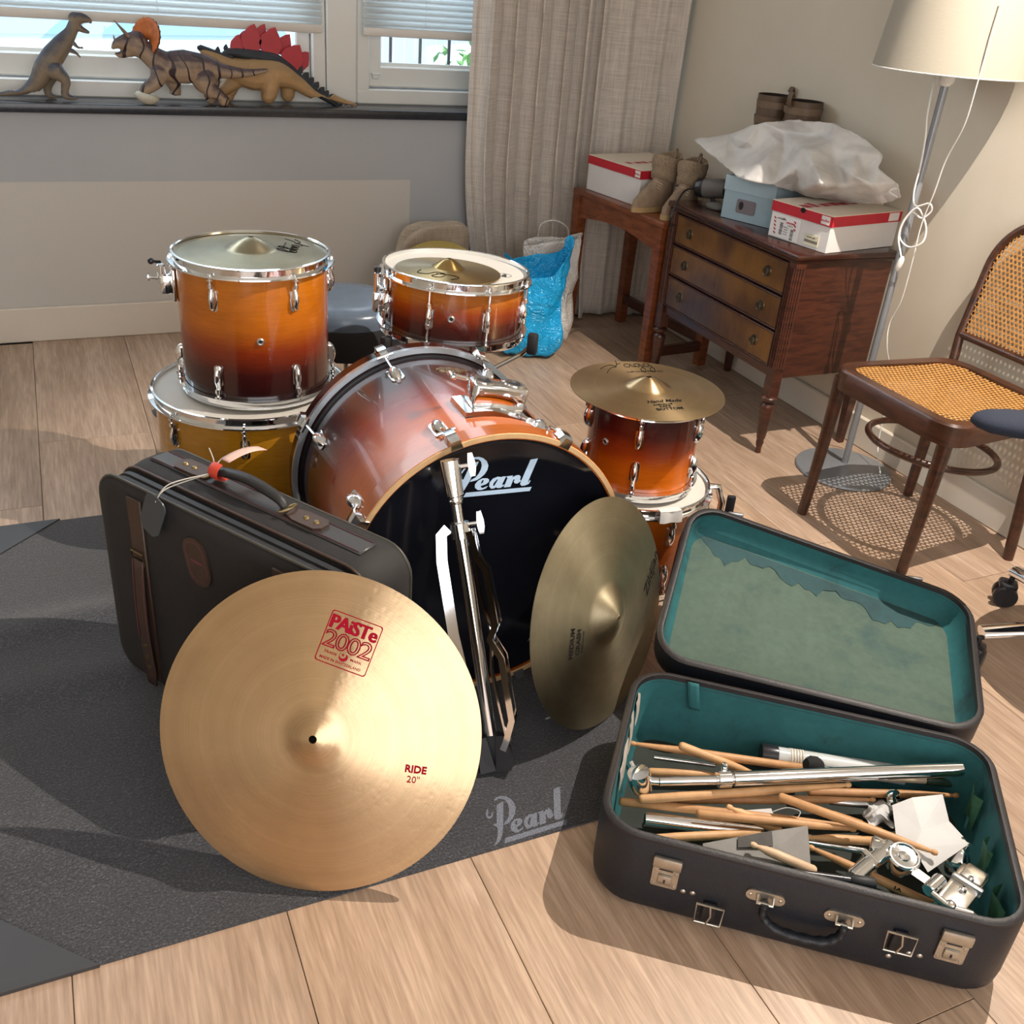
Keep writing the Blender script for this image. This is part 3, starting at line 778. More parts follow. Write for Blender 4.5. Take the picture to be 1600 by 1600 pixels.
def cymbal(name, label, M, Rr, m, rise=.018, br=.055, bh=.024, hole=.0062, parent=None):
    prof = []
    rs_ = [hole] + [hole+(Rr-hole)*i/34 for i in range(1, 34)] + [Rr-.001, Rr]
    top = [(r, cym_z(r, Rr, rise, br, bh)) for r in rs_]
    bot = [(r, z-.0016) for r, z in top]
    t = thing(name, label, 'cymbal', M)
    MB().lathe(top[::-1]+bot, 120, close=True).part('disc', m, t, 50)
    return t
def on_cym(vs, Rr, rise, br, bh, off=.0009):
    return [(x, y, cym_z(math.hypot(x, y), Rr, rise, br, bh)+off) for x, y, z in vs]
def place2(vs, M2): return [tuple(M2 @ Vector((x, y, 0))) for x, y, z in vs]
def dense(vs, fs):
    "split long text triangles so that they follow the curved metal"
    bm = bmesh.new(); q = [bm.verts.new((v[0], v[1], 0)) for v in vs]
    for f in fs:
        try: bm.faces.new([q[i] for i in f])
        except ValueError: pass
    bmesh.ops.triangulate(bm, faces=list(bm.faces))
    le = [e for e in bm.edges if e.calc_length() > .014]
    if le: bmesh.ops.subdivide_edges(bm, edges=le, cuts=2)
    bmesh.ops.triangulate(bm, faces=list(bm.faces))
    bm.verts.index_update(); out = [v.co[:] for v in bm.verts], [tuple(v.index for v in f.verts) for f in bm.faces]; bm.free(); return out
INK = plain('ink_black', (.012, .011, .010), .7, var=0, Specular_IOR_Level=.05)
RED = plain('ink_red', '#98152a', .7, var=0, Specular_IOR_Level=.05)

# ride leaning against the soft suitcase
RN = Vector((-.44, -.79, .43)).normalized(); RC = Vector((.283, 1.208, .2465)); RR = .263
ux = RN.cross(Vector((0, 0, 1))).normalized(); ux = -ux if ux.dot(CR) < 0 else ux
RM = frame(RC, ux, RN)
RP = dict(Rr=RR, rise=.034, br=.042, bh=.009)
t = cymbal('ride_cymbal', 'large golden ride cymbal with red print, leaning on the soft suitcase', RM, RR, bronze('bronze_ride', '#c9ad8a', .20, .30, .25, .93, .7), .034, .042, .009, .0065)
RMI = RM.inverted()
def ride_uv(px, py):
    p = RMI @ onplane(px, py, RC+RN*.012, RN); return Vector((p.x, p.y))
tl, tr_, bl_ = ride_uv(480+460/11.43, 930+245/11.43), ride_uv(480+1365/11.43, 930+580/11.43), ride_uv(480+145/11.43, 930+1110/11.43)
eu, ev = tr_-tl, bl_-tl
def luv(u, v): q = tl+eu*u+ev*v; return (q.x, q.y, 0)
b = MB()
def dens2(pl):
    out = []
    for i in range(len(pl)):
        a_, c_ = Vector(pl[i]), Vector(pl[(i+1) % len(pl)]); m_ = max(1, int((c_-a_).length/.12)+1)
        out += [tuple(a_.lerp(c_, j/m_)) for j in range(m_)]
    return out
fr = dens2([(.5+x, .5+y) for x, y in rrect(1, 1, .05, 3)]); fi = [(.5+(x-.5)*.965, .5+(y-.5)*.965) for x, y in fr]
n = len(fr)
ring = [luv(*p) for p in fr]+[luv(*p) for p in fi]
b.add(on_cym(ring, **RP), [(i, (i+1) % n, n+(i+1) % n, n+i) for i in range(n)])
def logo_text(s, u, v, w, h, bold=0., spacing=1., outline=0., shear=0., fat=False):
    vs, fs = text_shape(s, 1.0, shear, bold, spacing, outline)
    xs = [p[0] for p in vs]; ys = [p[1] for p in vs]; xa, xb, ya, yb = min(xs), max(xs), min(ys), max(ys)
    vs = [luv(u+(p[0]-xa)/(xb-xa)*w, v+h-(p[1]-ya)/(yb-ya)*h) for p in vs]
    if not outline: vs, fs = dense(vs, fs)
    for du in ((-.012, 0, .012) if fat else (0,)):
        b.add(on_cym([(p[0]+eu.x*du, p[1]+eu.y*du, 0) for p in vs], **RP, off=.0010+.0001*(du > 0)), fs)
logo_text('PAiSTe', .045, .07, .91, .27, .016, .92, fat=True)
logo_text('2002', .03, .36, .94, .34, 0., .9, .024)
logo_text('TRADE', .12, .76, .25, .045, .01)
logo_text('MARK', .64, .76, .22, .045, .01)
logo_text('MADE IN SWITZERLAND', .08, .88, .80, .05, .01)
c0 = (.5, .78)
moon = [(c0[0]+.085*math.cos(a), c0[1]+.085*math.sin(a)) for a in [R(-40+260*i/20) for i in range(21)]]+[(c0[0]-.02+.062*math.cos(a), c0[1]-.03+.062*math.sin(a)) for a in [R(215-250*i/20) for i in range(21)]]
tri = tessellate_polygon([[Vector((*p, 0)) for p in moon]])
b.add(on_cym([luv(*p) for p in moon], **RP), tri)
star = [(c0[0]-.02+(.035 if i % 2 == 0 else .014)*math.sin(PI*i/5), c0[1]-.035-(.035 if i % 2 == 0 else .014)*math.cos(PI*i/5)) for i in range(10)]
b.add(on_cym([luv(*p) for p in star], **RP), tessellate_polygon([[Vector((*p, 0)) for p in star]]))
b.part('printed_logo', RED, t, 0)
b = MB()
for s_, px, py, sz, bo in (('RIDE', 650, 1202, .0165, .0006), ('20"', 646, 1218, .0155, .0)):
    q = ride_uv(px, py); q2 = ride_uv(px+20, py+3.6); a = math.atan2(q2.y-q.y, q2.x-q.x)
    vs, fs = text_shape(s_, sz, bold=bo); vs, fs = dense(place2(vs, T(q.x, q.y, 0) @ RZ(a)), fs); b.add(on_cym(vs, **RP), fs)
b.part('printed_name', RED, t, 0)

# crash leaning against the bass drum
KN = Vector((.47, -.85, .25)).normalized(); KR = .2345
kup = (Vector((0, 0, 1))-KN*KN.z).normalized()
KC = Vector((.924, 1.328, .007))+kup*KR
kx = KN.cross(Vector((0, 0, 1))).normalized(); kx = -kx if kx.dot(CR) < 0 else kx
KM = frame(KC, kx, KN); KMI = KM.inverted(); KP = dict(Rr=KR, rise=.020, br=.058, bh=.024)
t = cymbal('crash_cymbal', 'dull olive gold crash cymbal leaning between the bass drum and the open case', KM, KR, bronze('bronze_crash', '#b3a98f', .44, .3, .5, .6), .020, .058, .024)
def ktext(s, px, py, dx, dy, sz, bold=0., shear=0.):
    q = KMI @ onplane(px, py, KC+KN*.008, KN); q2 = KMI @ onplane(px+dx, py+dy, KC+KN*.008, KN)
    vs, fs = text_shape(s, sz, shear, bold) if s else marks(.045, .0035, 11, 5); vs, fs = dense(place2(vs, T(q.x, q.y, 0) @ RZ(math.atan2(q2.y-q.y, q2.x-q.x))), fs); b.add(on_cym(vs, **KP), fs)
b = MB()
ktext('MEDIUM', 891, 1006, .6, -10, .0165, .0005); ktext('CRASH', 900, 1003, .6, -10, .0165, .0005); ktext(None, 906, 1002, .6, -10, .02)
b.part('printed_name', INK, t, 0); b = MB()
ktext('Zildjian', 1019, 896, 3.4, -10, .034, .0004, .25)
b.part('maker_script', INK, t, 0)

def strokes(b, lists, M2, par, w=.0009):
    for L in lists:
        pts = bez([(x, y, 0) for x, y in L], 5)
        b.tube(on_cym([tuple(M2 @ Vector(p)) for p in pts], **par, off=.0004), w, 5)
STAGG = [[(.1, .05), (.5, .25), (.95, .42), (1.35, .46), (1.1, .62), (.55, .55), (.0, .38)], [(1.35, .46), (1.75, .75), (1.9, .95)], [(1.55, .62), (2.0, .72)],
         [(2.55, .62), (2.2, .62), (2.05, .45), (2.3, .38), (2.6, .6), (2.62, .42), (2.85, .4)], [(3.3, .62), (2.95, .6), (2.85, .45), (3.1, .38), (3.35, .6), (3.3, .2), (3.0, -.05), (2.85, .1), (3.3, .35), (3.6, .42)],
         [(4.05, .62), (3.7, .6), (3.6, .45), (3.85, .38), (4.1, .6), (4.05, .2), (3.75, -.05), (3.6, .1), (4.1, .38)]]
# hi-hat bottom on the small tom
HZ = .4965
HM = T(QX-.014, QY-.006, HZ); HP_ = dict(Rr=.184, rise=.010, br=.048, bh=.022)
t = cymbal('hi_hat_cymbal', 'shiny gold hi-hat cymbal lying on the small sunburst tom', HM, .184, bronze('bronze_hat', '#d2b68c', .30, .15, .35, .75), .010, .048, .022)
b = MB()
q = onz(940, 580, HZ)-HM.translation; q2 = onz(1040, 575, HZ)-HM.translation; a = math.atan2(q2.y-q.y, q2.x-q.x)
strokes(b, STAGG, T(q.x, q.y, 0) @ RZ(a) @ S(.034, .10, 1) @ T(0, -.3, 0), HP_)
b.part('maker_script', INK, t, 0); b = MB()
for s_, px, py, sz, sh in (('Hand Made', 1037, 627, .019, .4), (None, 1036, 631.5, .05, 0), (None, 1040, 634, .03, 0), ('BOTTOM', 1047, 637.5, .016, 0), (None, 1008, 580, .10, .3)):
    q = onz(px, py, HZ+.006)-HM.translation; vs, fs = text_shape(s_, sz, sh, .0003) if s_ else marks(sz, .006, int(sz*160), int(py)); vs, fs = dense(place2(vs, T(q.x, q.y, 0) @ RZ(a)), fs); b.add(on_cym(vs, **HP_), fs)
b.part('printed_name', INK, t, 0)
# cymbal inside the rim of the tall tom
CM = T(TX, TY-.002, .396+.330-.0070); CP = dict(Rr=.171, rise=.013, br=.052, bh=.024)
t = cymbal('hi_hat_cymbal', 'greyish brass cymbal lying inside the rim of the tall tom', CM, .171, bronze('bronze_grey', '#a39a80', .33, .22, .5, .6), .013, .052, .024)
b = MB(); strokes(b, STAGG, T(.118, .098, 0) @ RZ(R(-108)) @ S(.034, .07, 1) @ T(0, -.3, 0), CP, .001)
vs, fs = marks(.07, .005, 12, 8); vs, fs = dense(place2(vs, T(.082, .02, 0) @ RZ(R(-108))), fs); b.add(on_cym(vs, **CP), fs)
b.part('printed_name', INK, t, 0)
# small cymbal on the snare head
SM = T(.864, 2.218, .6925) @ RY(R(2.2)) @ RX(R(-1.0)); SP = dict(Rr=.128, rise=.010, br=.036, bh=.02)
t = cymbal('splash_cymbal', 'small thin splash cymbal lying on the white snare head', SM, .128, bronze('bronze_splash', '#b79a62', .26, .15, .25, .8), .010, .036, .02)
b = MB(); strokes(b, [[(-.075, -.012), (-.09, -.03), (-.07, -.045), (-.045, -.04), (-.03, -.06), (-.05, -.075), (-.065, -.06), (-.03, -.05)], [(-.05, -.05), (-.02, -.065), (-.005, -.085), (-.03, -.095)]], Matrix.Identity(4), SP, .0008); b.part('signature', INK, t)
# ================================================================== rug, stand, suitcases
def rugmat():
    k = N('rug_pile').set(Roughness=1.0, Sheen_Weight=.3); v = k.coord()
    n1 = k.noise(v, 230, 3, .75); n2 = k.noise(v, 3.0, 4, .6); n3 = k.noise(v, 90, 3, .6)
    a = k.ramp(n1, [(.32, lin('#1b1c20')), (.55, lin('#36373c')), (.72, lin('#6a6a70'))])
    a = k.mix(.6, a, k.mix(1, a, k.ramp(n3, [(.3, (.7, .7, .72)), (.7, (1.15, 1.13, 1.1))]), 'MULTIPLY'))
    k.color(k.mix(1, a, k.ramp(n2, [(.3, (.78, .76, .74)), (.7, (1.12, 1.12, 1.14))]), 'MULTIPLY'))
    k.bump(n1, .8, .004); return k.m
RUGX0, RUGX1, RUGY0, RUGY1, RUGZ = -.40, 1.02, 1.085, 2.475, .004
rug = thing('drum_rug', 'charcoal felt drum rug with pale lettering at its front edge', 'rug', (.31, 1.78, 0))
L = T(-.31, -1.78, 0)
def rug_z(x, y):
    z = RUGZ
    if x < .25:
        w = min(1, (.25-x)/.25)
        for yc, h, s in ((2.02, .012, .05), (1.80, .009, .06), (1.36, .006, .08)): z += w*h*math.exp(-((y-yc-.08*x)/s)**2)
    return z
b = MB(); b.M = L
nx, ny = 60, 90
b.grid(lambda u, v: (RUGX0+(RUGX1-RUGX0)*u, RUGY0+(RUGY1-RUGY0)*v, rug_z(RUGX0+(RUGX1-RUGX0)*u, RUGY0+(RUGY1-RUGY0)*v)), nx, ny)
per = [(RUGX0, RUGY0), (RUGX1, RUGY0), (RUGX1, RUGY1), (RUGX0, RUGY1)]
for (xa, ya), (xb, yb) in zip(per, per[1:]+per[:1]):
    b.grid(lambda u, v: (xa+(xb-xa)*u, ya+(yb-ya)*u, rug_z(xa+(xb-xa)*u, ya+(yb-ya)*u)*v), 60, 1)
b.part('pile', rugmat(), rug, 60)
PATCH = plain('rug_corner_vinyl', '#3a3a3c', .5, var=.08, vscale=20)
for yy, sg in ((RUGY0, 1), (RUGY1, -1)):
    b = MB(); b.M = L; q = .315
    tri = [(RUGX0-.003, yy-sg*.003), (RUGX0+q, yy-sg*.003), (RUGX0-.003, yy+sg*q)]
    if sg < 0: tri = tri[::-1]
    b.prism(tri, .0005, RUGZ+.0035); b.part('corner_patch', PATCH, rug, 0)
# lettering on the rug
def rug_uv(x, y):
    # same drawing as on the drum head, fitted to the rug by three points
    x1, y1 = 335, 870; X1, Y1 = 350, 787
    ax, ay = 1405-335, 708-870; AX, AY = 1060-350, 512-787
    cx, cy = 1505-335, 262-870; CX, CY = 982-350, 140-787
    det = ax*cy-ay*cx; dx, dy = x-x1, y-y1
    p = (dx*cy-dy*cx)/det; q = (ax*dy-ay*dx)/det
    X, Y = X1+p*AX+q*CX, Y1+p*AY+q*CY
    w = onz(740+X/7.27, 1210+Y/7.27, RUGZ); return (w.x, w.y)
b = MB(); b.M = L
for outl, holes in PEARL:
    b.prism([rug_uv(*p) for p in outl], RUGZ-.001, RUGZ+.0006, None, [[rug_uv(*p) for p in h] for h in holes])
k = N('rug_print').set(Roughness=1.0); k.color(k.ramp(k.noise(k.coord(), 420, 2, .7), [(.3, lin('#4c4f57')), (.7, lin('#868a95'))])); k.bump(k.noise(k.coord(), 420, 2), .6, .003)
b.part('lettering', k.m, rug, 0)

# folded cymbal stand ------------------------------------------------------
SF, STOP = Vector((.634, 1.262, .012)), Vector((.588, 1.462, .575))
SL = (STOP-SF).length
SMX = zframe(SF, STOP-SF, (1, 0, 0))
cs = thing('cymbal_stand', 'folded chrome cymbal stand leaning on the front of the bass drum', 'stand', SMX)
MB().cyl(.0125, .07, .47, None, 20).part('lower_tube', CHROME, cs)
MB().lathe([(.0125, .455), (.018, .457), (.018, .485), (.0125, .487)], 20).part('leg_collar', CHROME, cs)
MB().lathe([(.010, .46), (.010, .525), (.0105, .53)], 18).part('upper_tube', CHROME, cs)
MB().lathe([(.012, .520), (.0135, .522), (.0135, .527), (.0125, .528), (.0125, .533), (.016, .536), (.0175, .575), (.017, .60), (.013, SL), (.004, SL+.001)], 22).part('sleeve', CHROME, cs)
def wing(M):
    b = MB(); b.M = M; b.rod((0, 0, 0), (.022, 0, 0), .004, 10)
    b.loft([[(.02, -.004, -.020), (.02, .004, -.020), (.028, .004, -.020), (.028, -.004, -.020)], [(.018, -.005, -.006), (.018, .005, -.006), (.031, .005, -.006), (.031, -.005, -.006)], [(.018, -.005, .006), (.018, .005, .006), (.031, .005, .006), (.031, -.005, .006)], [(.02, -.004, .022), (.02, .004, .022), (.028, .004, .022), (.028, -.004, .022)]])
    return b
wing(T(.014, 0, .585) @ RZ(R(-20))).part('wing_screw', CHROME, cs, 30)
wing(T(.015, 0, .478) @ RZ(R(-25))).part('wing_screw', CHROME, cs, 30)
def ribbon(b, path, w, th, M):
    rings = []
    for i, (r, z) in enumerate(path):
        a = Vector(path[max(i-1, 0)]); c = Vector(path[min(i+1, len(path)-1)]); d = (c-a).normalized(); nrm = Vector((d.y, -d.x))
        rings.append([(r+nrm.x*s*th/2, e*w/2, z+nrm.y*s*th/2) for s, e in ((-1, -1), (1, -1), (1, 1), (-1, 1))])
    b.loft(rings, True, M)
for i, (a, mir) in enumerate(((R(-38), 1), (R(170), 0), (R(65), 0))):
    b = MB()
    if mir:
        for e in (-.011, .011): ribbon(b, [(.020, .47), (.026, .42), (.040, .395), (.043, .29), (.028, .262), (.045, .225), (.048, .10), (.030, .055), (.022, .04)], .004, .012, RZ(a) @ T(0, e, 0))
        ribbon(b, [(.018, .46), (.020, .34), (.030, .27), (.020, .2), (.030, .07)], .012, .004, RZ(a))
    else:
        ribbon(b, [(.022, .478), (.036, .468), (.042, .42), (.042, .28), (.036, .20), (.038, .09), (.026, .055)], .006, .020, RZ(a))
    lg = b.part('leg', CHROME, cs, 30)
    b = MB(); b.M = RZ(a); b.loft([[(.004, -.016, .0), (.004, .016, .0), (.034, .016, .0), (.034, -.016, .0)], [(.012, -.009, .068), (.012, .009, .068), (.030, .009, .068), (.030, -.009, .068)]]) ; b.part('rubber_foot', BLACKRUB, lg, 30)

# soft suitcase --------------------------------------------------------------
SA = R(-57.8); SX = Vector((math.cos(SA), math.sin(SA), 0)); SY = Vector((-math.sin(SA), math.cos(SA), 0))
SO = Vector((.013, 1.816, .008)); SLn, SWd, SHt = .636, .168, .454
SCM = frame(SO, SX, (0, 0, 1)); SCI = SCM.inverted()
VIN = plain('suitcase_cloth', '#211e1d', .75, var=.15, vscale=25, bump=.25, bscale=500)
VIN2 = plain('suitcase_black', '#1b1a1b', .55, var=.12, vscale=40, bump=.15, bscale=400)
LEA = plain('suitcase_leather', '#3d2c23', .45, var=.15, vscale=50, bump=.15, bscale=300)
PIPE = plain('suitcase_piping', '#3d3a33', .45, var=.1)
THREAD = plain('suitcase_thread', '#5e2f38', .7, var=.1)
GOLDB = plain('dull_brass', '#8c7a55', .35, .9, var=.15)
sc = thing('soft_suitcase', 'black soft suitcase with leather straps and a handle tag, standing behind the ride cymbal', 'suitcase', SCM)
def outl(inset, r=.055, seg=6): return rrect(SLn-2*inset, SHt-2*inset, max(.01, r-inset), seg, SLn/2, SHt/2)
def ringy(inset, y, r=.055, bulge=0.0):
    return [(x, y, z+bulge*max(0, (z-SHt*.5)/(SHt*.5))**3*math.sin(PI*min(1, max(0, x/SLn)))) for x, z in outl(inset, r)]
b = MB()
b.loft([ringy(.16, -.004), ringy(.03, -.006), ringy(.006, -.002), ringy(.0, .004), ringy(.002, .014)][::-1]); b.part('front_panel', VIN, sc, 50)
b = MB(); b.loft([ringy(.004, .012), ringy(.005, .022), ringy(.009, .024), ringy(.009, .030), ringy(.005, .032), ringy(.004, .042), ringy(.010, .044), ringy(.010, .050), ringy(.003, .052)][::-1], caps=False); b.part('zip_band', VIN2, sc, 30)
b = MB(); b.loft([ringy(.003, .052), ringy(.0, .060, bulge=.004), ringy(-.004, .085, bulge=.010), ringy(-.004, .125, bulge=.010), ringy(.0, .155, bulge=.004), ringy(.006, .166), ringy(.03, .168), ringy(.16, .168)][::-1]); b.part('body', VIN, sc, 50)
for nm, ins, y, m, r in (('front_piping', -.001, .004, PIPE, .0035), ('zip_piping', .001, .054, LEA, .0035), ('back_piping', .002, .160, PIPE, .0035)):
    MB().tube(ringy(ins, y), r, 8, closed=True).part(nm, m, sc, 60)
def sfront(px, py):
    p = SCI @ onplane(px, py, SO-SY*.006, SY); return Vector((p.x, 0, p.z))
def stop_(px, py, z=.47):
    p = SCI @ onz(px, py, z+SO.z); return Vector((p.x, p.y, z))
# straps down the front
def strap(xc, ztop, zbot, w, m, nm):
    b = MB(); b.bx(xc-w/2, xc+w/2, -.0105, -.004, zbot, ztop, .002, 1); return b.part(nm, m, sc, 40)
xs = sfront(212, 800).x
strap(xs, .435, .02, .040, LEA, 'front_strap')
x2 = sfront(440, 900).x
strap(max(x2, .45), .435, .02, .040, LEA, 'front_strap')
bk_ = MB(); zq = sfront(213, 865).z
bk_.tube([(xs-.017, -.014, zq+.012), (xs+.017, -.014, zq+.012), (xs+.017, -.014, zq-.012), (xs-.017, -.014, zq-.012)], .0022, 8, closed=True); bk_.part('buckle', GOLDB, sc)
b = MB(); zt, zl = zq-.004, sfront(206, 1055).z
zl = max(.012, zl)
b.grid(lambda u, v: (xs-.016+.032*u*(1-.25*max(0, v-.85)/.15)+.008*v, -.013-.007*math.sin(PI*v)-.004*v, zt+(zl-zt)*v), 4, 14)
o = b.part('hanging_strap', LEA, sc, 60); md = o.modifiers.new('thick', 'SOLIDIFY'); md.thickness = .003
for e in (0, 1):
    MB().tube([(xs-.014+.028*e+.008*v, -.0165-.007*math.sin(PI*v)-.004*v, zt+(zl-zt)*v) for v in [i/12*.6 for i in range(13)]], .0009, 5).part('stitching', THREAD, sc)
for v in (.66, .75, .84):
    MB().lathe([(.0022, 0), (.0022, .002), (.0042, .002), (.0045, 0)], 14, T(xs+.008*v, -.0155-.007*math.sin(PI*v)-.004*v, zt+(zl-zt)*v) @ RX(PI/2), close=True).part('eyelet', GOLDB, sc)
bp = sfront(309, 878)
b = MB(); b.prism(rrect(.062, .098, .030, 8), .0055, .009, T(bp.x, 0, bp.z) @ RX(PI/2) @ RZ(R(12))); bo = b.part('oval_badge', LEA, sc, 30)
MB().tube([T(bp.x, -.0092, bp.z) @ RX(PI/2) @ RZ(R(12)) @ Vector((x, y, 0)) for x, y in rrect(.046, .080, .022, 6)], .0007, 5, closed=True).part('badge_stitching', THREAD, bo)
# the badge's own word cannot be read in the picture: only a raised bar of thread is shown
MB().box(.030, .0012, .006, T(bp.x, -.0093, bp.z) @ RY(R(0)), .0004, 1).part('badge_thread', THREAD, bo)
# top: leather strip, handle with tabs, rings and rivets
hl, hr = stop_(320, 727), stop_(466, 812)
yc = .105
b = MB(); b.bx(.05, SLn-.05, yc-.022, yc+.022, SHt+.0055, SHt+.0105, .003, 1); b.part('top_strip', plain('suitcase_leather_top', '#34312f', .4, var=.12, vscale=40), sc, 40)
for e in (-.019, .019): MB().tube([(.055, yc+e, SHt+.0112), (SLn-.055, yc+e, SHt+.0112)], .0008, 5).part('stitching', THREAD, sc)
x0_, x1_ = max(.10, hl.x), max(.36, hr.x)
for q, sgn_ in ((x0_, 1), (x1_, -1)):
    b = MB(); b.prism([(-.040*sgn_, -.020), (.010*sgn_, -.020), (.036*sgn_, -.011), (.036*sgn_, .011), (.010*sgn_, .020), (-.040*sgn_, .020), (-.05*sgn_, .010), (-.05*sgn_, -.010)][::sgn_], SHt+.009, SHt+.016, T(q, yc, 0)); ta = b.part('handle_tab', LEA, sc, 30)
    for e in (-.030, -.006):
        MB().lathe([(0, .0035), (.004, .003), (.0062, .0)], 14, T(q+e*sgn_, yc, SHt+.016), caps=False).part('rivet', GOLDB, ta)
    MB().tube([(q+.040*sgn_+.010*math.cos(a_), yc+.020*math.sin(a_), SHt+.018+.004*math.cos(a_)) for a_ in [2*PI*i/16 for i in range(16)]], .0022, 7, closed=True).part('ring', GOLDB, ta)
hp = bez([(x0_+.045, yc, SHt+.018), (x0_+.065, yc, SHt+.032), ((x0_+x1_)/2, yc, SHt+.042), (x1_-.065, yc, SHt+.032), (x1_-.045, yc, SHt+.018)], 6)
MB().tube(hp, [.008+.004*math.sin(PI*i/(len(hp)-1)) for i in range(len(hp))], 12, flat=.8).part('handle', plain('handle_leather', '#232222', .5, var=.15, bump=.2), sc, 60)
# luggage tag on a string and a red sticker round the handle
anchor = Vector((x0_+.055, yc-.014, SHt+.03))
tg_ = sfront(250, 800); tgc = Vector((tg_.x, -.022, tg_.z))
b = MB(); tagM = T(*tgc) @ RX(R(90)) @ RZ(R(-24))
b.prism([(x*(1-.18*(y < -.03)), y) for x, y in rrect(.052, .092, .016, 5)], -.0012, .0012, tagM)
lt = b.part('luggage_tag', plain('tag_grey', '#3b4246', .4, var=.05), sc, 30)
hole = tagM @ Vector((0, .036, .0016))
b = MB(); b.tube(bez([hole, (hole+anchor)/2+Vector((0, -.035, .012)), anchor], 8), .0011, 6); b.tube(bez([hole, (hole+anchor)/2+Vector((.006, -.034, .022)), anchor], 8), .0011, 6)
b.tube(bez([anchor, anchor+Vector((-.012, .02, .012)), anchor+Vector((-.035, .03, .03))], 6), .0011, 6); b.tube(bez([anchor, anchor+Vector((.0, .03, .02)), anchor+Vector((.008, .05, .012))], 6), .0011, 6)
b.part('tag_string', plain('string_white', '#bdb8ad', .7, var=.05), lt)
b = MB(); hc = Vector((x0_+.066, yc, SHt+.034))
b.tube([hc+Vector((0, .0185*math.cos(a_), .0165*math.sin(a_))) for a_ in [R(100+200*i/14) for i in range(15)]], .0125, 10, flat=.10); b.part('red_sticker', plain('sticker_red', '#c8412c', .45, var=.05), sc, 50)
b = MB()
b.grid(lambda u, v: (hc.x-.012+.024*v+.02*u, hc.y+.012+.075*u, hc.z+.016+.010*math.sin(PI*u*.8)), 10, 3)
o = b.part('paper_label', plain('label_paper', '#d9b3a4', .6, var=.12, vscale=90), sc, 50); md = o.modifiers.new('t', 'SOLIDIFY'); md.thickness = .0008

# hard suitcase --------------------------------------------------------------
CA = R(-38.64); CXV = Vector((math.cos(CA), math.sin(CA), 0)); CYV = Vector((-math.sin(CA), math.cos(CA), 0))
CO = Vector((.656, .940, .0045)); CL_, CW_, CH_ = .662, .438, .168
CCM = frame(CO, CXV, (0, 0, 1)); CCI = CCM.inverted()
NAVY = plain('case_vinyl', '#10161f', .42, var=.2, vscale=35, bump=.35, bscale=420)
RIMM = plain('case_rim', '#1f1b1d', .5, var=.25, vscale=30, bump=.3, bscale=300)
def lining(name, c, stain):
    k = N(name).set(Roughness=.8); v = k.coord()
    n = k.noise(v, 9, 5, .65, .4); n2 = k.noise(v, 60, 3)
    a = k.ramp(n, [(.28, lin(stain)), (.45, lin(c)), (.75, tuple(min(1, x*1.18) for x in lin(c)))])
    k.color(k.mix(.4, a, k.mix(1, a, k.ramp(n2, [(.3, (.7, .75, .75)), (.7, (1.2, 1.15, 1.1))]), 'MULTIPLY'))); k.bump(n, .3, .006); return k.m
TEAL = lining('case_lining', '#1b575b', '#0f3236')
FADED = lining('case_panel', '#425449', '#2e4744')
hc_ = thing('hard_suitcase', 'old dark blue hard suitcase lying open, filled with drumsticks and chrome hardware', 'suitcase', CCM)
def crr(inset, z, r=.075): return [(x, y, z) for x, y in rrect(CL_-2*inset, CW_-2*inset, max(.012, r-inset), 7, CL_/2, CW_/2)]
b = MB(); b.loft([crr(.030, .0), crr(.012, .004), crr(.002, .018), crr(.0, .035), crr(.0, CH_-.012), crr(.003, CH_-.004)], caps='first'); b.part('shell', NAVY, hc_, 40)
b = MB(); b.loft([crr(.001, CH_-.013), crr(.001, CH_-.004), crr(.006, CH_), crr(.013, CH_-.001), crr(.015, CH_-.016)], caps=False); b.part('rim', RIMM, hc_, 50)
b = MB(); b.loft([crr(.0145, CH_-.010), crr(.016, CH_-.03), crr(.020, .03), crr(.030, .016)][::1], caps=False)
b.f = [tuple(reversed(f)) for f in b.f]; b.part('lining', TEAL, hc_, 40)
b = MB(); b.prism([(x, y) for x, y, z in crr(.026, 0)], .010, .0165); b.part('bottom', plain('case_bottom', '#2b302b', .9, var=.3, vscale=20), hc_, 0)
# lid: rim corners near-left, near-right, far-left, far-right
LNL, LNR, LFL, LFR = Vector((.974, 1.304, .168)), Vector((1.460, .886, .166)), Vector((1.260, 1.628, .312)), Vector((1.776, 1.230, .188))
lid = bpy.data.objects.new('lid', None); COL.objects.link(lid); lid.parent = hc_
def lidp(x, y, d):
    u, v = x/CL_, y/.44
    p = LNL*(1-u)*(1-v)+LNR*u*(1-v)+LFL*(1-u)*v+LFR*u*v
    eu_ = (LNR-LNL)*(1-v)+(LFR-LFL)*v; ev_ = (LFL-LNL)*(1-u)+(LFR-LNR)*u
    return CCI @ (p - eu_.cross(ev_).normalized()*d)
def lrr(inset, d, r=.08): return [lidp(x, y, d) for x, y in rrect(CL_-2*inset, .44-2*inset, max(.012, r-inset), 7, CL_/2, .22)]
b = MB(); b.loft([lrr(.03, .080), lrr(.010, .077), lrr(.001, .064), lrr(0, .05), lrr(0, .012), lrr(.003, .004)], caps=False)
pan = rrect(CL_-.06, .44-.06, .05, 7, CL_/2, .22); n = len(pan)
b.add([lidp(CL_/2+(x-CL_/2)*s, .22+(y-.22)*s, .080) for s in (1, .75, .5, .25) for x, y in pan]+[lidp(CL_/2, .22, .080)], [tuple(reversed(q)) for q in [(i*n+k_, i*n+(k_+1) % n, (i+1)*n+(k_+1) % n, (i+1)*n+k_) for i in range(3) for k_ in range(n)]+[(3*n+k_, 3*n+(k_+1) % n, 4*n) for k_ in range(n)]])
b.part('lid_shell', NAVY, lid, 40)
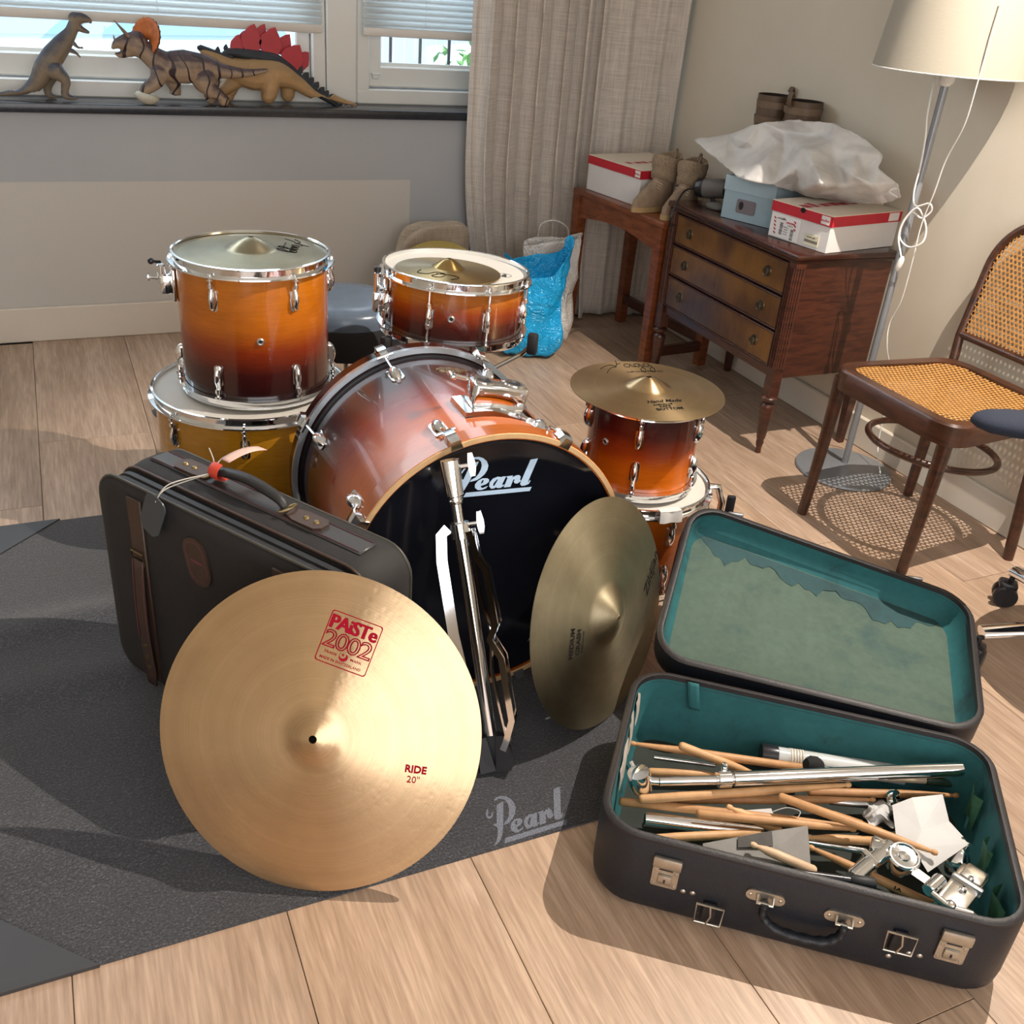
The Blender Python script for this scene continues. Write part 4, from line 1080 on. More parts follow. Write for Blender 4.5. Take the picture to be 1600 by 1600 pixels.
b = MB(); b.loft([lrr(.001, .013), lrr(.0, .004), lrr(.005, .0), lrr(.013, .001), lrr(.015, .016)], caps=False); b.part('lid_rim', RIMM, lid, 50)
b = MB(); b.loft([lrr(.0145, .010), lrr(.016, .03), lrr(.022, .056), lrr(.034, .068)], caps=False); b.f = [tuple(reversed(f)) for f in b.f]; b.part('lid_lining', TEAL, lid, 40)
b = MB(); pan = rrect(CL_-.066, .44-.066, .05, 7, CL_/2, .22); n = len(pan)
vs = [lidp(CL_/2+(x-CL_/2)*s, .22+(y-.22)*s, .0665) for s in (1, .75, .5, .25) for x, y in pan]+[lidp(CL_/2, .22, .0665)]
fs = [(i*n+k_, i*n+(k_+1) % n, (i+1)*n+(k_+1) % n, (i+1)*n+k_) for i in range(3) for k_ in range(n)]+[(3*n+k_, 3*n+(k_+1) % n, 4*n) for k_ in range(n)]
b.add(vs, fs); b.part('lid_panel', FADED, lid, 40)
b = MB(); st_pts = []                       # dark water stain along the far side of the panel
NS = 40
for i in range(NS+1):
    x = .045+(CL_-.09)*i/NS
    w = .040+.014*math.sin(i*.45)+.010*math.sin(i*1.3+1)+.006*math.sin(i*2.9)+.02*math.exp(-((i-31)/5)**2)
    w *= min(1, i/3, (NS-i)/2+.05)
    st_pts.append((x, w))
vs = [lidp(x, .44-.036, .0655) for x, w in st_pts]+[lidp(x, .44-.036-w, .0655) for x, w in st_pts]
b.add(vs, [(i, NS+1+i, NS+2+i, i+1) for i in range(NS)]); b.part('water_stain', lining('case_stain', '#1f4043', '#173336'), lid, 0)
for u in (.16, .80):
    q = lidp(CL_*u, .442, .006); m = T(*q) @ RZ(R(4)); MB().box(.034, .007, .012, m, .002).part('lid_catch', STEEL, lid)
# hardware on the front face
def cf(px, py): p = CCI @ onplane(px, py, CO, CYV); return p
def front_plate(nm, px, py, w, h, d, m, parent=hc_, r=.004):
    p = cf(px, py); b = MB(); b.prism(rrect(w, h, r, 4), 0, d, T(p.x, -.0002, p.z) @ RX(PI/2)); return b.part(nm, m, parent, 30), p
STEELB = plain('latch_steel', '#b5aea2', .3, .9, var=.15, vscale=80)
for px, py in ((1040, 1364), (1488, 1480)):
    la, p = front_plate('latch', px, py, .042, .056, .004, STEELB)
    MB().box(.046, .009, .022, T(p.x, -.0045, p.z+.026), .003, 2).part('latch_hasp', STEELB, la)
    MB().box(.022, .004, .020, T(p.x, -.006, p.z-.010), .0018, 2).part('latch_button', STEELB, la)
    MB().box(.003, .001, .007, T(p.x, -.0085, p.z-.011), .0003, 1).part('keyhole', BLACKRUB, la)
    MB().box(.022, .001, .0025, T(p.x, -.0045, p.z+.010), .0003, 1).part('latch_slot', BLACKRUB, la)
    for ex, ez in ((-.016, -.022), (.016, -.022), (.016, .006), (-.016, .006)): MB().lathe([(0, .0016), (.002, .001), (.0026, 0)], 10, T(p.x+ex, -.0042, p.z+ez) @ RX(PI/2), caps=False).part('rivet', STEELB, la)
for px, py in ((1108, 1420), (1405, 1464)):
    p = cf(px, py)
    b = MB(); b.bx(p.x-.011, p.x+.011, -.007, 0, p.z-.030, p.z+.016, .002, 1); sb = b.part('buckle_strap', RIMM, hc_, 30)
    MB().tube([(p.x-.021, -.011, p.z+.018), (p.x+.021, -.011, p.z+.018), (p.x+.021, -.014, p.z-.018), (p.x-.021, -.014, p.z-.018)], .0024, 8, closed=True).part('buckle_frame', STEELB, sb)
    MB().tube([(p.x, -.011, p.z+.018), (p.x+.003, -.016, p.z), (p.x-.002, -.015, p.z-.019)], .0017, 7).part('buckle_prong', STEELB, sb)
for px, py in ((1067, 1393), (1082, 1396), (1388, 1494), (1420, 1490), (1437, 1494)):
    p = cf(px, py); MB().lathe([(0, .0018), (.0035, .001), (.0045, 0)], 12, T(p.x, 0, p.z) @ RX(PI/2), caps=False).part('rivet', STEELB, hc_)
hm = []
for px, py in ((1196, 1400), (1319, 1433)):
    pm, p = front_plate('handle_mount', px, py, .060, .022, .0035, STEELB, r=.0105); hm.append(p)
    MB().tube([(p.x-.012, -.003, p.z+.004), (p.x-.012, -.013, p.z-.004), (p.x+.012, -.013, p.z-.004), (p.x+.012, -.003, p.z+.004)], .003, 8).part('handle_loop', STEELB, pm)
    for e in (-.023, .023): MB().lathe([(0, .0016), (.0022, .001), (.003, 0)], 10, T(p.x+e, -.0035, p.z) @ RX(PI/2), caps=False).part('rivet', STEELB, pm)
pa, pb = hm
hz = min(pa.z, pb.z)
path = bez([(pa.x, -.014, pa.z-.002), (pa.x+.002, -.016, hz-.024), (pa.x+.022, -.020, hz-.040), ((pa.x+pb.x)/2, -.022, hz-.043), (pb.x-.022, -.020, hz-.040), (pb.x-.002, -.016, hz-.024), (pb.x, -.014, pb.z-.002)], 6)
MB().tube(path, [.009+.0012*math.sin(i*1.7) for i in range(len(path))], 10, flat=.7).part('handle', NAVY, hc_, 60)
b = MB()
for (xa, ya, za), w, h in (((.016, .37, CH_-.02), .05, .06), ((.014, .30, CH_-.02), .045, .075), ((.0155, .20, CH_-.02), .09, .05)):
    b.grid(lambda u, v: (xa+.002+.0012*math.sin(7*u+5*v)+.006*v, ya-w/2+w*u, za-h*v*(.7+.3*math.sin(5*u+1))), 8, 6)
b.part('peeling_paper', plain('peeling_paper', '#a39a90', .85, var=.2, vscale=60), hc_, 60)
q = cf(1, 1)
b = MB(); xs_ = .105; b.grid(lambda u, v: (xs_+.022*u+.012*v, CW_-.018-.004*math.sin(PI*v)-.01*v, CH_-.002-.055*v), 3, 8); o = b.part('lining_strap', TEAL, hc_, 60); o.modifiers.new('t', 'SOLIDIFY').thickness = .002
for i, (yy, ww) in enumerate(((.33, .05), (.20, .04), (.09, .06))):
    b = MB(); b.grid(lambda u, v: (CL_-.024-.016*math.sin(PI*u)*(1-v)-.004*math.sin(8*u+i), yy+ww*(u-.5), CH_-.03-.075*v), 8, 6); b.part('torn_lining', plain('torn_lining_green', '#2c5b41', .8, var=.3, vscale=60), hc_, 60)

def cz(x, y, z): return onz(x, y, z+.022)
# contents ---------------------------------------------------------------------
STICK = [plain('stick_hickory_%d' % i, c, .5, var=.16, vscale=40, bump=.1) for i, c in enumerate(('#b98a5c', '#c79a6b', '#a97b4f', '#c9a988'))]
def stick(a, za, bpx, zb, m, tip, label, lmin=.36, grip=True):
    "drumstick from pixel a at height za to pixel b; 'tip' says which end carries the bead"
    A, B = cz(*a, za), cz(*bpx, zb); d = (B-A); L_ = d.length; d.normalize()
    t = bpy.data.objects.new('drumstick', None); COL.objects.link(t); t['label'] = label; t['category'] = 'drumstick'; t['group'] = 'drumsticks in the open suitcase'
    if tip == 'a': A, B, d = B, A, -d
    t.matrix_world = zframe(A, d)
    r = .0080
    prof = [(.003, 0), (.006, .0015), (r, .005), (r, L_*.62), (r*.86, L_*.75), (.0040, L_-.016), (.0032, L_-.012)]
    MB().lathe(prof, 12).part('shaft', m, t, 50)
    MB().lathe([(.0030, L_-.0125), (.0048, L_-.009), (.0052, L_-.005), (.0035, L_-.001), (.0, L_)], 12).part('tip', m, t, 50)
    return t
g = STICK
stick((984, 1161), .058, (1262, 1201), .052, g[0], 'a', 'drumstick with a pale tip in the far left corner of the case')
stick((1061, 1164), .080, (1190, 1214), .030, g[1], 'b', 'short looking drumstick crossing the far pair, butt end up')
stick((1012, 1206), .030, (1126, 1211), .028, g[1], 'b', 'drumstick half hidden under the long chrome arm')
stick((998, 1249), .078, (1330, 1226), .084, g[1], 'b', 'long drumstick just in front of the chrome arm')
stick((967, 1252), .060, (1330, 1291), .056, g[0], 'b', 'drumstick with its butt against the left end of the case')
stick((1029, 1249), .052, (1368, 1250), .050, g[2], 'b', 'darker drumstick with printed words lying in the middle')
stick((1088, 1271), .086, (1338, 1296), .076, g[0], 'b', 'drumstick right beside the short chrome tube')
stick((1135, 1259), .094, (1222, 1301), .062, g[1], 'a', 'drumstick pointing its bare tip up over the others')
stick((974, 1312), .055, (1190, 1302), .060, g[1], 'a', 'drumstick at the front left, running under the grey card')
stick((1216, 1244), .094, (1466, 1334), .092, g[0], 'b', 'topmost drumstick whose tip rests on the white paper')
stick((1262, 1237), .052, (1498, 1243), .046, g[2], 'b', 'drumstick at the far right with a dark tip')
stick((1172, 1318), .110, (1276, 1362), .100, g[3], 'a', 'pale worn drumstick lying on the grey card')
stick((1258, 1308), .050, (1392, 1316), .046, g[1], 'a', 'drumstick end showing right of the grey card')
stick((1262, 1322), .064, (1462, 1416), .066, g[0], 'a', 'drumstick with a stamped number under the chrome clamp')
q_ = cz(1402, 1389, .0640+.0086); q2_ = cz(1420, 1397.5, .0640+.0086)
_st = [o_ for o_ in bpy.data.objects if o_.get('label', '').startswith('drumstick with a stamped number')][0]
vs, fs = text_shape('1A', .011, bold=.0003); _m = _st.matrix_world.inverted() @ frame(q_, q2_-q_, (0, 0, 1)); b = MB(); b.add([tuple(_m @ Vector(p)) for p in vs], fs); b.part('stamp', INK, _st, 0)
stick((1232, 1250), .040, (1380, 1300), .036, g[2], 'a', 'drumstick buried under the topmost one')
def rod_thing(nm, label, cat, a, za, bpx, zb, r, m, group=None, cap=None):
    A, B = cz(*a, za), cz(*bpx, zb); t = thing(nm, label, cat, zframe(A, B-A), group=group); L_ = (B-A).length
    MB().lathe([(r*.72, .0), (r*.8, 0), (r, .001), (r, L_-.001), (r*.8, L_), (r*.72, L_)], 20, caps=True).part('tube', m, t, 40)
    return t, L_
# long boom arm
t, L_ = rod_thing('boom_arm', 'long chrome boom arm with a tilter lying across the case', 'arm', (1145, 1217), .104, (1502, 1202), .112, .0130, CHROME)
Mi = t.matrix_world.inverted()
A = cz(1118, 1219, .103); B = cz(1030, 1221, .098); TL = cz(1000, 1219, .094)
b = MB(); b.rod(Mi @ A, Mi @ B, .0082, 14); b.rod(Mi @ cz(1147, 1217, .104), Mi @ A, .0086, 14); b.part('inner_rod', CHROME, t)
q = Mi @ cz(1131, 1217, .104); MB().lathe([(.0095, -.012), (.0155, -.011), (.0155, .011), (.0095, .012)], 18, T(*q)).part('clamp_ring', CHROME, t)
q2 = Mi @ cz(1131, 1203, .112); b = MB(); b.rod(q, q2, .005, 10); b.box(.012, .030, .010, T(*q2), .004); b.part('clamp_wing', CHROME, t)
q = Mi @ TL; b = MB(); b.lathe([(.008, -.022), (.0195, -.019), (.021, -.008), (.021, .010), (.0195, .019), (.008, .0215)], 20, T(*q) @ RX(R(75))); b.rod(q, Mi @ B, .008, 12); tl_ = b.part('tilter', CHROME, t)
b = MB(); b.rod(q, Mi @ cz(986, 1190, .112), .0042, 10); b.part('tilter_rod', CHROME, t)
b = MB(); b.lathe([(.0, .0222), (.006, .0225), (.0065, .0210)], 14, T(*q) @ RX(R(75)), caps=False); b.part('tilter_bore', BLACKRUB, tl_)
rod_thing('chrome_rod', 'thin chrome rod in the far left of the case', 'rod', (1021, 1183), .028, (1118, 1196), .028, .0045, CHROME)
t, L_ = rod_thing('chrome_tube', 'short chrome tube with an open end at the left of the case', 'tube', (1007, 1280), .046, (1192, 1304), .046, .0135, CHROME)
MB().cyl(.0098, -.0004, .0004, None, 16).part('bore', BLACKRUB, t)
rod_thing('chrome_rod', 'chrome rod showing to the right of the grey card', 'rod', (1262, 1315), .036, (1352, 1330), .036, .0062, CHROME)
rod_thing('chrome_rod', 'chrome rod with a black sleeve in the middle right of the case', 'rod', (1296, 1252), .046, (1356, 1258), .046, .0062, STEEL)
t, L_ = rod_thing('black_rod', 'black rod with a rubber end lying along the front wall', 'rod', (1172, 1354), .100, (1348, 1378), .104, .0062, BLACKPL)
MB().lathe([(.0062, L_-.02), (.0095, L_-.016), (.0095, L_+.016), (.007, L_+.02)], 16).part('rubber_end', BLACKRUB, t)
# clear plastic tube with a black cap and a label
A, B = cz(1190, 1178, .050), cz(1412, 1211, .046); TR_ = .0185
t = thing('plastic_tube', 'clear plastic tube with a black cap and a barcode label', 'tube', zframe(A, B-A)); L_ = (B-A).length
k = N('clear_plastic').set(Roughness=.15, Base_Color=(.8, .84, .84), Alpha=.45); clear = k.m
MB().lathe([(TR_, .02), (TR_, L_), (TR_-.0012, L_), (TR_-.0012, .02)], 28, close=True).part('sleeve', clear, t)
MB().lathe([(0, -.002), (TR_+.001, -.002), (TR_+.002, .0), (TR_+.002, .028), (TR_-.001, .030)], 24).part('cap', BLACKPL, t)
k = N('barcode_label').set(Roughness=.6); s_ = k.n('ShaderNodeTexWave', wave_type='BANDS', bands_direction='Z'); s_.inputs['Scale'].default_value = 60; s_.inputs['Distortion'].default_value = 2.0; k.l(k.coord(), s_.inputs['Vector'])
k.color(k.ramp(s_.outputs['Fac'], [(.35, lin('#8d8a84')), (.5, lin('#cfc9bd'))])); lab = k.m
MB().lathe([(TR_+.0004, .050), (TR_+.0004, .078)], 28, caps=False).part('label', lab, t)
MB().lathe([(0, .05), (.012, .05), (.014, .06), (.014, L_-.01), (0, L_-.01)], 16).part('rolled_paper', plain('rolled_paper', '#cbb9a6', .8), t)
# mallet
A, B = cz(1271, 1196, .076), cz(1360, 1212, .04)
t = thing('bass_drum_mallet', 'black round mallet head in front of the plastic tube', 'mallet', zframe(A, B-A))
MB().lathe([(0, -.018), (.010, -.017), (.017, -.008), (.0175, .006), (.012, .016), (0, .018)], 20).part('head', plain('black_felt', (.012, .012, .013), .95), t); MB().cyl(.004, .012, (B-A).length, None, 10).part('shaft', CHROME, t)
# grey taped card box
Z = .094
pts = [cz(1098, 1318, Z), cz(1188, 1301, Z+.006), cz(1262, 1290, Z+.01), cz(1267, 1356, Z), cz(1185, 1345, Z-.006), cz(1100, 1336, Z-.006)]
cen = sum(pts, Vector())/len(pts); t = thing('taped_card', 'piece of grey duct-taped cardboard near the front wall of the case', 'cardboard', cen-Vector((0, 0, .003)))
TAPE = plain('duct_tape', '#6b6863', .6, var=.12, vscale=30, bump=.2, bscale=120)
def sheet(pts, th, nm, m, t):
    o_ = t.matrix_world.translation if False else t.location
    n = len(pts); b = MB(); b.add([p-o_ for p in pts]+[p-o_-Vector((0, 0, th)) for p in pts], [tuple(range(n)), tuple(reversed(range(n, 2*n)))]+[(i, n+i, n+(i+1) % n, (i+1) % n) for i in range(n)])
    return b.part(nm, m, t, 0)
sheet(pts[::-1], .003, 'card', TAPE, t)
sheet([cz(1153, 1308, Z+.0065), cz(1153, 1324, Z+.0030), cz(1208, 1322, Z+.006), cz(1206, 1298, Z+.011)], .0012, 'dark_strip', plain('dark_paper', '#3a3733', .7, var=.2, vscale=90), t)
# folded white paper
Z = .078
P_ = lambda x, y, dz=0: cz(x, y, Z+dz)
t = thing('folded_paper', 'unfolded sheet of white paper at the right of the case', 'paper', cz(1450, 1300, Z-.01))
PAP = plain('paper_white', '#bcbbb9', .8, var=.05, vscale=20)
b = MB(); o_ = t.location
v = [P_(1394, 1258, .0), P_(1425, 1246, .014), P_(1473, 1241, .008), P_(1483, 1283, -.004), P_(1515, 1318, .002), P_(1450, 1363, -.008), P_(1426, 1325, .006), P_(1400, 1305, -.004), P_(1440, 1298, .010)]
tr = [(0, 8, 1), (1, 8, 2), (2, 8, 3), (3, 8, 4), (4, 8, 6), (4, 6, 5), (6, 8, 7), (7, 8, 0)]
b.add([p-o_ for p in v], tr); o = b.part('sheet', PAP, t, 0); o.modifiers.new('t', 'SOLIDIFY').thickness = .0006
t = thing('torn_paper', 'crumpled torn scrap of white paper left of the folded sheet', 'paper', cz(1370, 1270, .06))
b = MB(); rn = random.Random(4)
b.grid(lambda u, v: tuple((cz(1352+42*u+5*math.sin(9*v), 1254+36*v+5*math.sin(8*u), .06+.018*math.sin(5*u+2)*math.cos(6*v))-t.location)), 8, 8); o = b.part('sheet', PAP, t, 30); o.modifiers.new('t', 'SOLIDIFY').thickness = .0006
t = thing('price_tag', 'small white card tag with a loop of string among the drumsticks', 'tag', cz(1192, 1270, .054))
sheet([cz(1163, 1266, .055), cz(1205, 1263, .055), cz(1210, 1275, .055), cz(1168, 1278, .055)][::-1], .001, 'card', PAP, t)
MB().tube([p-t.location for p in bez([cz(1208, 1268, .056), cz(1230, 1262, .06), cz(1250, 1268, .06), cz(1246, 1278, .057)], 6)], .0008, 5).part('string', PAP, t)
# multi clamp with a ratchet disc
t = thing('multi_clamp', 'chrome multi clamp with a round ratchet joint, resting on a drumstick', 'clamp', cz(1409, 1350, .085)); o_ = t.location
q = lambda x, y, z: cz(x, y, z)-o_
b = MB(); b.rod(q(1332, 1372, .098), q(1392, 1322, .106), .0135, 20, bev=.002); b.part('barrel', CHROME, t)
b = MB(); b.box(.03, .045, .018, T(*q(1382, 1326, .108)) @ RZ(R(40)), .005); b.rod(q(1350, 1330, .11), q(1372, 1352, .11), .006, 10); b.part('barrel_clamp', CHROME, t)
dm = T(*q(1411, 1342, .108)) @ RX(R(8)) @ RY(R(-6))
MB().lathe([(0, -.022), (.020, -.022), (.024, -.018), (.026, .004), (.0265, .008), (.024, .011), (.0215, .011), (.0195, .008), (.010, .0075), (.008, .010), (.0, .011)], 32, dm).part('ratchet_disc', CHROME, t)
b = MB(); b.loft([[q(1428, 1352, .112), q(1424, 1366, .112), q(1424, 1366, .096), q(1428, 1352, .096)], [q(1463, 1378, .110), q(1456, 1388, .110), q(1456, 1388, .098), q(1463, 1378, .098)]]); b.part('arm', CHROME, t, 30)
b = MB(); b.rod(q(1450, 1392, .108), q(1470, 1374, .108), .0115, 14, bev=.002); b.rod(q(1466, 1386, .104), q(1484, 1396, .104), .006, 10); b.part('joint', CHROME, t)
t = thing('mounting_clamp', 'nickel clamp plate with two bolts in the right end of the case', 'clamp', cz(1510, 1390, .085)); o_ = t.location
NICK = plain('nickel', (.72, .68, .62), .2, 1.0, var=.06)
pm = frame(q(1505, 1392, .106), q(1545, 1345, .106)-q(1480, 1428, .106), (0, 0, 1))
b = MB(); b.M = pm; b.box(.105, .040, .012, T(0, 0, 0), .003); b.box(.105, .008, .020, T(0, .020, -.004), .002); b.part('plate', NICK, t, 30)
b = MB(); b.M = pm; b.box(.036, .034, .008, T(.036, 0, .008), .003); b.part('jaw', NICK, t, 30)
b = MB(); b.M = pm; b.box(.010, .050, .016, T(.010, 0, .006), .003); b.part('cross_bar', STEEL, t, 30)
for x in (-.008, .022):
    b = MB(); b.M = pm; b.lathe([(0, .014), (.005, .013), (.0062, .010), (.0062, .004)], 14, T(x, 0, 0)); b.part('bolt', CHROME, t)
b = MB(); b.M = pm; b.rod((-.055, 0, .006), (-.040, -.03, .006), .006, 10); b.rod((-.055, 0, .006), (-.05, .03, .006), .006, 10); b.ball(.010, T(-.052, 0, .006), 12, 8); b.part('wing_nut', NICK, t)
rod_thing('steel_rod', 'flat ended steel rod beside the front right corner of the case', 'rod', (1497, 1413), .075, (1545, 1450), .090, .0055, STEEL)
t = thing('ring_clamp', 'chrome ring clamp half hidden behind the folded paper', 'clamp', cz(1494, 1345, .05))
MB().lathe([(.013, -.014), (.024, -.014), (.026, -.010), (.026, .010), (.024, .014), (.013, .014)], 24, RX(R(70)) @ RY(R(30)), close=True).part('ring', CHROME, t)
MB().box(.014, .022, .02, T(.02, .01, .02), .004).part('lug', CHROME, t)
t = thing('ring_clamp', 'small chrome eye bolt at the far edge of the folded paper', 'clamp', cz(1397, 1248, .055))
MB().lathe([(.008, -.007), (.016, -.006), (.017, 0), (.016, .006), (.008, .007)], 20, RX(R(50)) @ RY(R(20)), close=True).part('ring', CHROME, t)
MB().rod((0, 0, 0), (-.03, -.01, -.008), .005, 10).part('shank', CHROME, t)
t = thing('brush_handle', 'dark green translucent handle in the far right corner of the case', 'handle', cz(1480, 1216, .05)); o_ = t.location
b = MB(); b.rod(q(1446, 1219, .05), q(1490, 1224, .05), .009, 12, bev=.002); b.part('grip', plain('dark_green_plastic', '#23362b', .2, var=.2), t); b = MB(); b.rod(q(1385, 1215, .05), q(1446, 1219, .05), .007, 12); b.part('shaft', plain('pale_shaft', '#b5a68f', .5), t)
# ================================================================== furniture at the right
def wood(name, c, dark, gloss=.35, scale=(3, 3, 14), patch=None):
    k = N(name).set(Roughness=gloss, Coat_Weight=.25, Coat_Roughness=.2); 
    n = k.noise(k.coord(scale=scale), 4, 5, .6, .5); n2 = k.noise(k.coord(), 5, 3)
    a = k.ramp(n, [(.3, lin(dark)), (.6, lin(c)), (.8, tuple(min(1, x*1.15) for x in lin(c)))])
    if patch: a = k.mix(k.math('MULTIPLY', k.ramp(n2, [(.42, (0, 0, 0)), (.62, (1, 1, 1))]), .55), a, lin(patch))
    k.color(a); return k.m
DRW = wood('dresser_mahogany', '#4a2618', '#2b130c', .32, (3, 3, 20))
DRF = wood('drawer_veneer', '#56351a', '#3a2110', .3, (14, 3, 3), '#8a5d20')
DRT = wood('dresser_top', '#3d1c12', '#22100b', .2, (12, 3, 3))
DL, DW, DH = .727, .384, .663
DM = frame((2.028, 3.045, 0), (-.012, -1, 0), (0, 0, 1))
dr = thing('chest_of_drawers', 'dark mahogany chest of three drawers on turned legs against the right wall', 'dresser', DM)
b = MB(); b.bx(.012, DL-.012, .02, DW, .262, .640, .002, 1); b.bx(.03, DL-.03, .012, .03, .262, .292, .002, 1); b.part('carcass', DRW, dr, 30)
b = MB(); b.bx(-.010, DL+.010, -.012, DW, .645, DH, .006, 2); b.bx(-.002, DL+.002, -.004, DW, .634, .646, .003, 1); b.part('top', DRT, dr, 30)
for xx in (.0, DL-.038):
    b = MB(); b.bx(xx, xx+.038, .0, .038, .205, .636, .002, 1)
    for e in range(3): b.tube([(xx+.009+.010*e, .0, .30), (xx+.009+.010*e, .0, .62)], .0035, 8); b.tube([((0 if xx == 0 else DL)+(0), .009+.010*e, .30), ((0 if xx == 0 else DL), .009+.010*e, .62)], .0035, 8)
    b.part('corner_post', DRW, dr, 30)
legp = [(.004, 0), (.010, .003), (.009, .020), (.013, .040), (.011, .048), (.0145, .056), (.0235, .165), (.0235, .172), (.014, .180), (.026, .190), (.027, .198), (.019, .206)]
for xx, yy in ((.019, .019), (DL-.019, .019)):
    b = MB()
    vs_ = []
    seg = 24
    for r_, z_ in legp: vs_.append([((r_*(1+(.07 if (.06 < z_ < .17) else 0)*math.cos(8*2*PI*i/seg)))*math.cos(2*PI*i/seg), (r_*(1+(.07 if (.06 < z_ < .17) else 0)*math.cos(8*2*PI*i/seg)))*math.sin(2*PI*i/seg), z_) for i in range(seg)])
    b.loft(vs_, True, T(xx, yy, 0)); b.part('front_leg', DRW, dr, 50)
for xx in (.02, DL-.02):
    b = MB(); b.loft([[(xx+s*.010, DW-.022+e*.010, .0) for s, e in ((-1, -1), (1, -1), (1, 1), (-1, 1))], [(xx+s*.018, DW-.022+e*.018, .27) for s, e in ((-1, -1), (1, -1), (1, 1), (-1, 1))]]); b.part('back_leg', DRW, dr, 30)
PULL = plain('pull_bronze', '#5a5042', .35, .9, var=.25, vscale=120)
for za, zb in ((.530, .625), (.418, .516), (.300, .404)):
    b = MB(); b.bx(.044, DL-.044, .004, .024, za, zb, .003, 1); d_ = b.part('drawer', DRF, dr, 30)
    b = MB(); 
    for (xa, xb, z0_, z1_) in ((.042, DL-.042, za-.003, za+.001), (.042, DL-.042, zb-.001, zb+.003)): b.bx(xa, xb, .001, .02, z0_, z1_, .001, 1)
    b.bx(.041, .045, .001, .02, za, zb); b.bx(DL-.045, DL-.041, .001, .02, za, zb); b.part('cockbead', DRW, d_, 30)
    for xx in (.135, DL-.135):
        zc = (za+zb)/2
        MB().lathe([(0, .006), (.006, .006), (.009, .003), (.016, .0025), (.0175, 0)], 24, T(xx, .004, zc) @ RX(PI/2), caps=False).part('pull_plate', PULL, d_)
        MB().tube([(xx+.0125*math.cos(a), -.006-.002*math.cos(a), zc-.002+.0125*math.sin(a)) for a in [2*PI*i/24 for i in range(24)]], .0019, 7, closed=True).part('ring_pull', PULL, d_)
DTOP = DH

# side table ------------------------------------------------------------------
TBW = wood('table_teak', '#7d4426', '#57290f', .35, (4, 4, 16))
TO = Vector((1.955, 3.665, 0)); TM = frame(TO, (.09, -1, 0), (0, 0, 1)); TLn, TWd, THt = .612, .330, .585
tb = thing('side_table', 'reddish brown wooden side table beside the chest, carrying a shoe box and boots', 'table', TM)
b = MB(); b.bx(0, TLn, 0, TWd, THt-.024, THt, .006, 2); b.part('table_top', TBW, tb, 30)
arch = [(.045, .47)]+[(.045+(TLn-.09)*i/16, .47+.030*math.sin(PI*i/16)) for i in range(1, 16)]+[(TLn-.045, .47), (TLn-.045, THt-.022), (.045, THt-.022)]
for yy in (.012, TWd-.034):
    b = MB(); b.prism(arch, 0, .022, Matrix(((1, 0, 0, 0), (0, 0, 1, yy), (0, 1, 0, 0), (0, 0, 0, 1)))); b.part('apron', TBW, tb, 30)
for xx in (.012, TLn-.034): MB().bx(xx, xx+.022, .03, TWd-.03, .47, THt-.022).part('side_apron', TBW, tb, 0)
for xx in (.003, TLn-.048):
    for yy in (.003, TWd-.048):
        b = MB(); b.loft([[(xx+.0225+s*.018, yy+.0225+e*.018, 0) for s, e in ((-1, -1), (1, -1), (1, 1), (-1, 1))], [(xx+.0225+s*.0225, yy+.0225+e*.0225, THt-.022) for s, e in ((-1, -1), (1, -1), (1, 1), (-1, 1))]]); b.part('leg', TBW, tb, 20)
MB().bx(.03, TLn-.03, TWd-.038, TWd-.014, .085, .125, .002, 1).part('stretcher', DRW, tb, 0)
MB().bx(TLn-.036, TLn-.014, .03, TWd-.03, .06, .10, .002, 1).part('stretcher', DRW, tb, 0)

# boxes ----------------------------------------------------------------------------
CARDW = plain('white_card', '#cfcbc7', .6, var=.05, vscale=8)
REDC = plain('red_card', '#b31f2e', .45, var=.06)
CREAMC = plain('box_cream', '#dccfbd', .55, var=.04)
def shoebox(name, label, M, L_, W_, H_, bodym, lidside, lidtop, lidh=.032):
    t = thing(name, label, 'box', M)
    MB().bx(.002, L_-.002, .002, W_-.002, 0, H_-.004, .001, 1).part('box_body', bodym, t, 0)
    b = MB()
    b.bx(-.001, L_+.001, -.001, .001, H_-lidh, H_); b.bx(-.001, L_+.001, W_-.001, W_+.001, H_-lidh, H_); b.bx(-.001, .001, -.001, W_+.001, H_-lidh, H_); b.bx(L_-.001, L_+.001, -.001, W_+.001, H_-lidh, H_)
    ld = b.part('lid_side', lidside, t, 0)
    MB().bx(-.0012, L_+.0012, -.0012, W_+.0012, H_-.0012, H_+.0006).part('lid_top', lidtop, t, 0)
    return t, ld
def facetext(parent, s, x, z, size, m, y=-.0016, bold=0., shear=0., face='front', L_=0, rot=0):
    vs, fs = marks(size*len(s)*.55, size*.7, len(s), len(s)+int(1000*abs(x)))
    if face == 'front': M2 = T(x, y, z) @ RX(PI/2) @ RZ(rot)
    elif face == 'side': M2 = T(L_+.0016, x, z) @ RZ(PI/2) @ RX(PI/2)
    else: M2 = T(x, y, z) @ RZ(rot)
    b = MB(); b.add([tuple(M2 @ Vector(p)) for p in vs], fs); return b.part('small_print', m, parent, 0)
REDI = plain('print_red', '#b03040', .5, var=0); GREYI = plain('print_grey', '#55524f', .5, var=0); TAGW = plain('label_white', '#d5cfca', .6, var=.02)
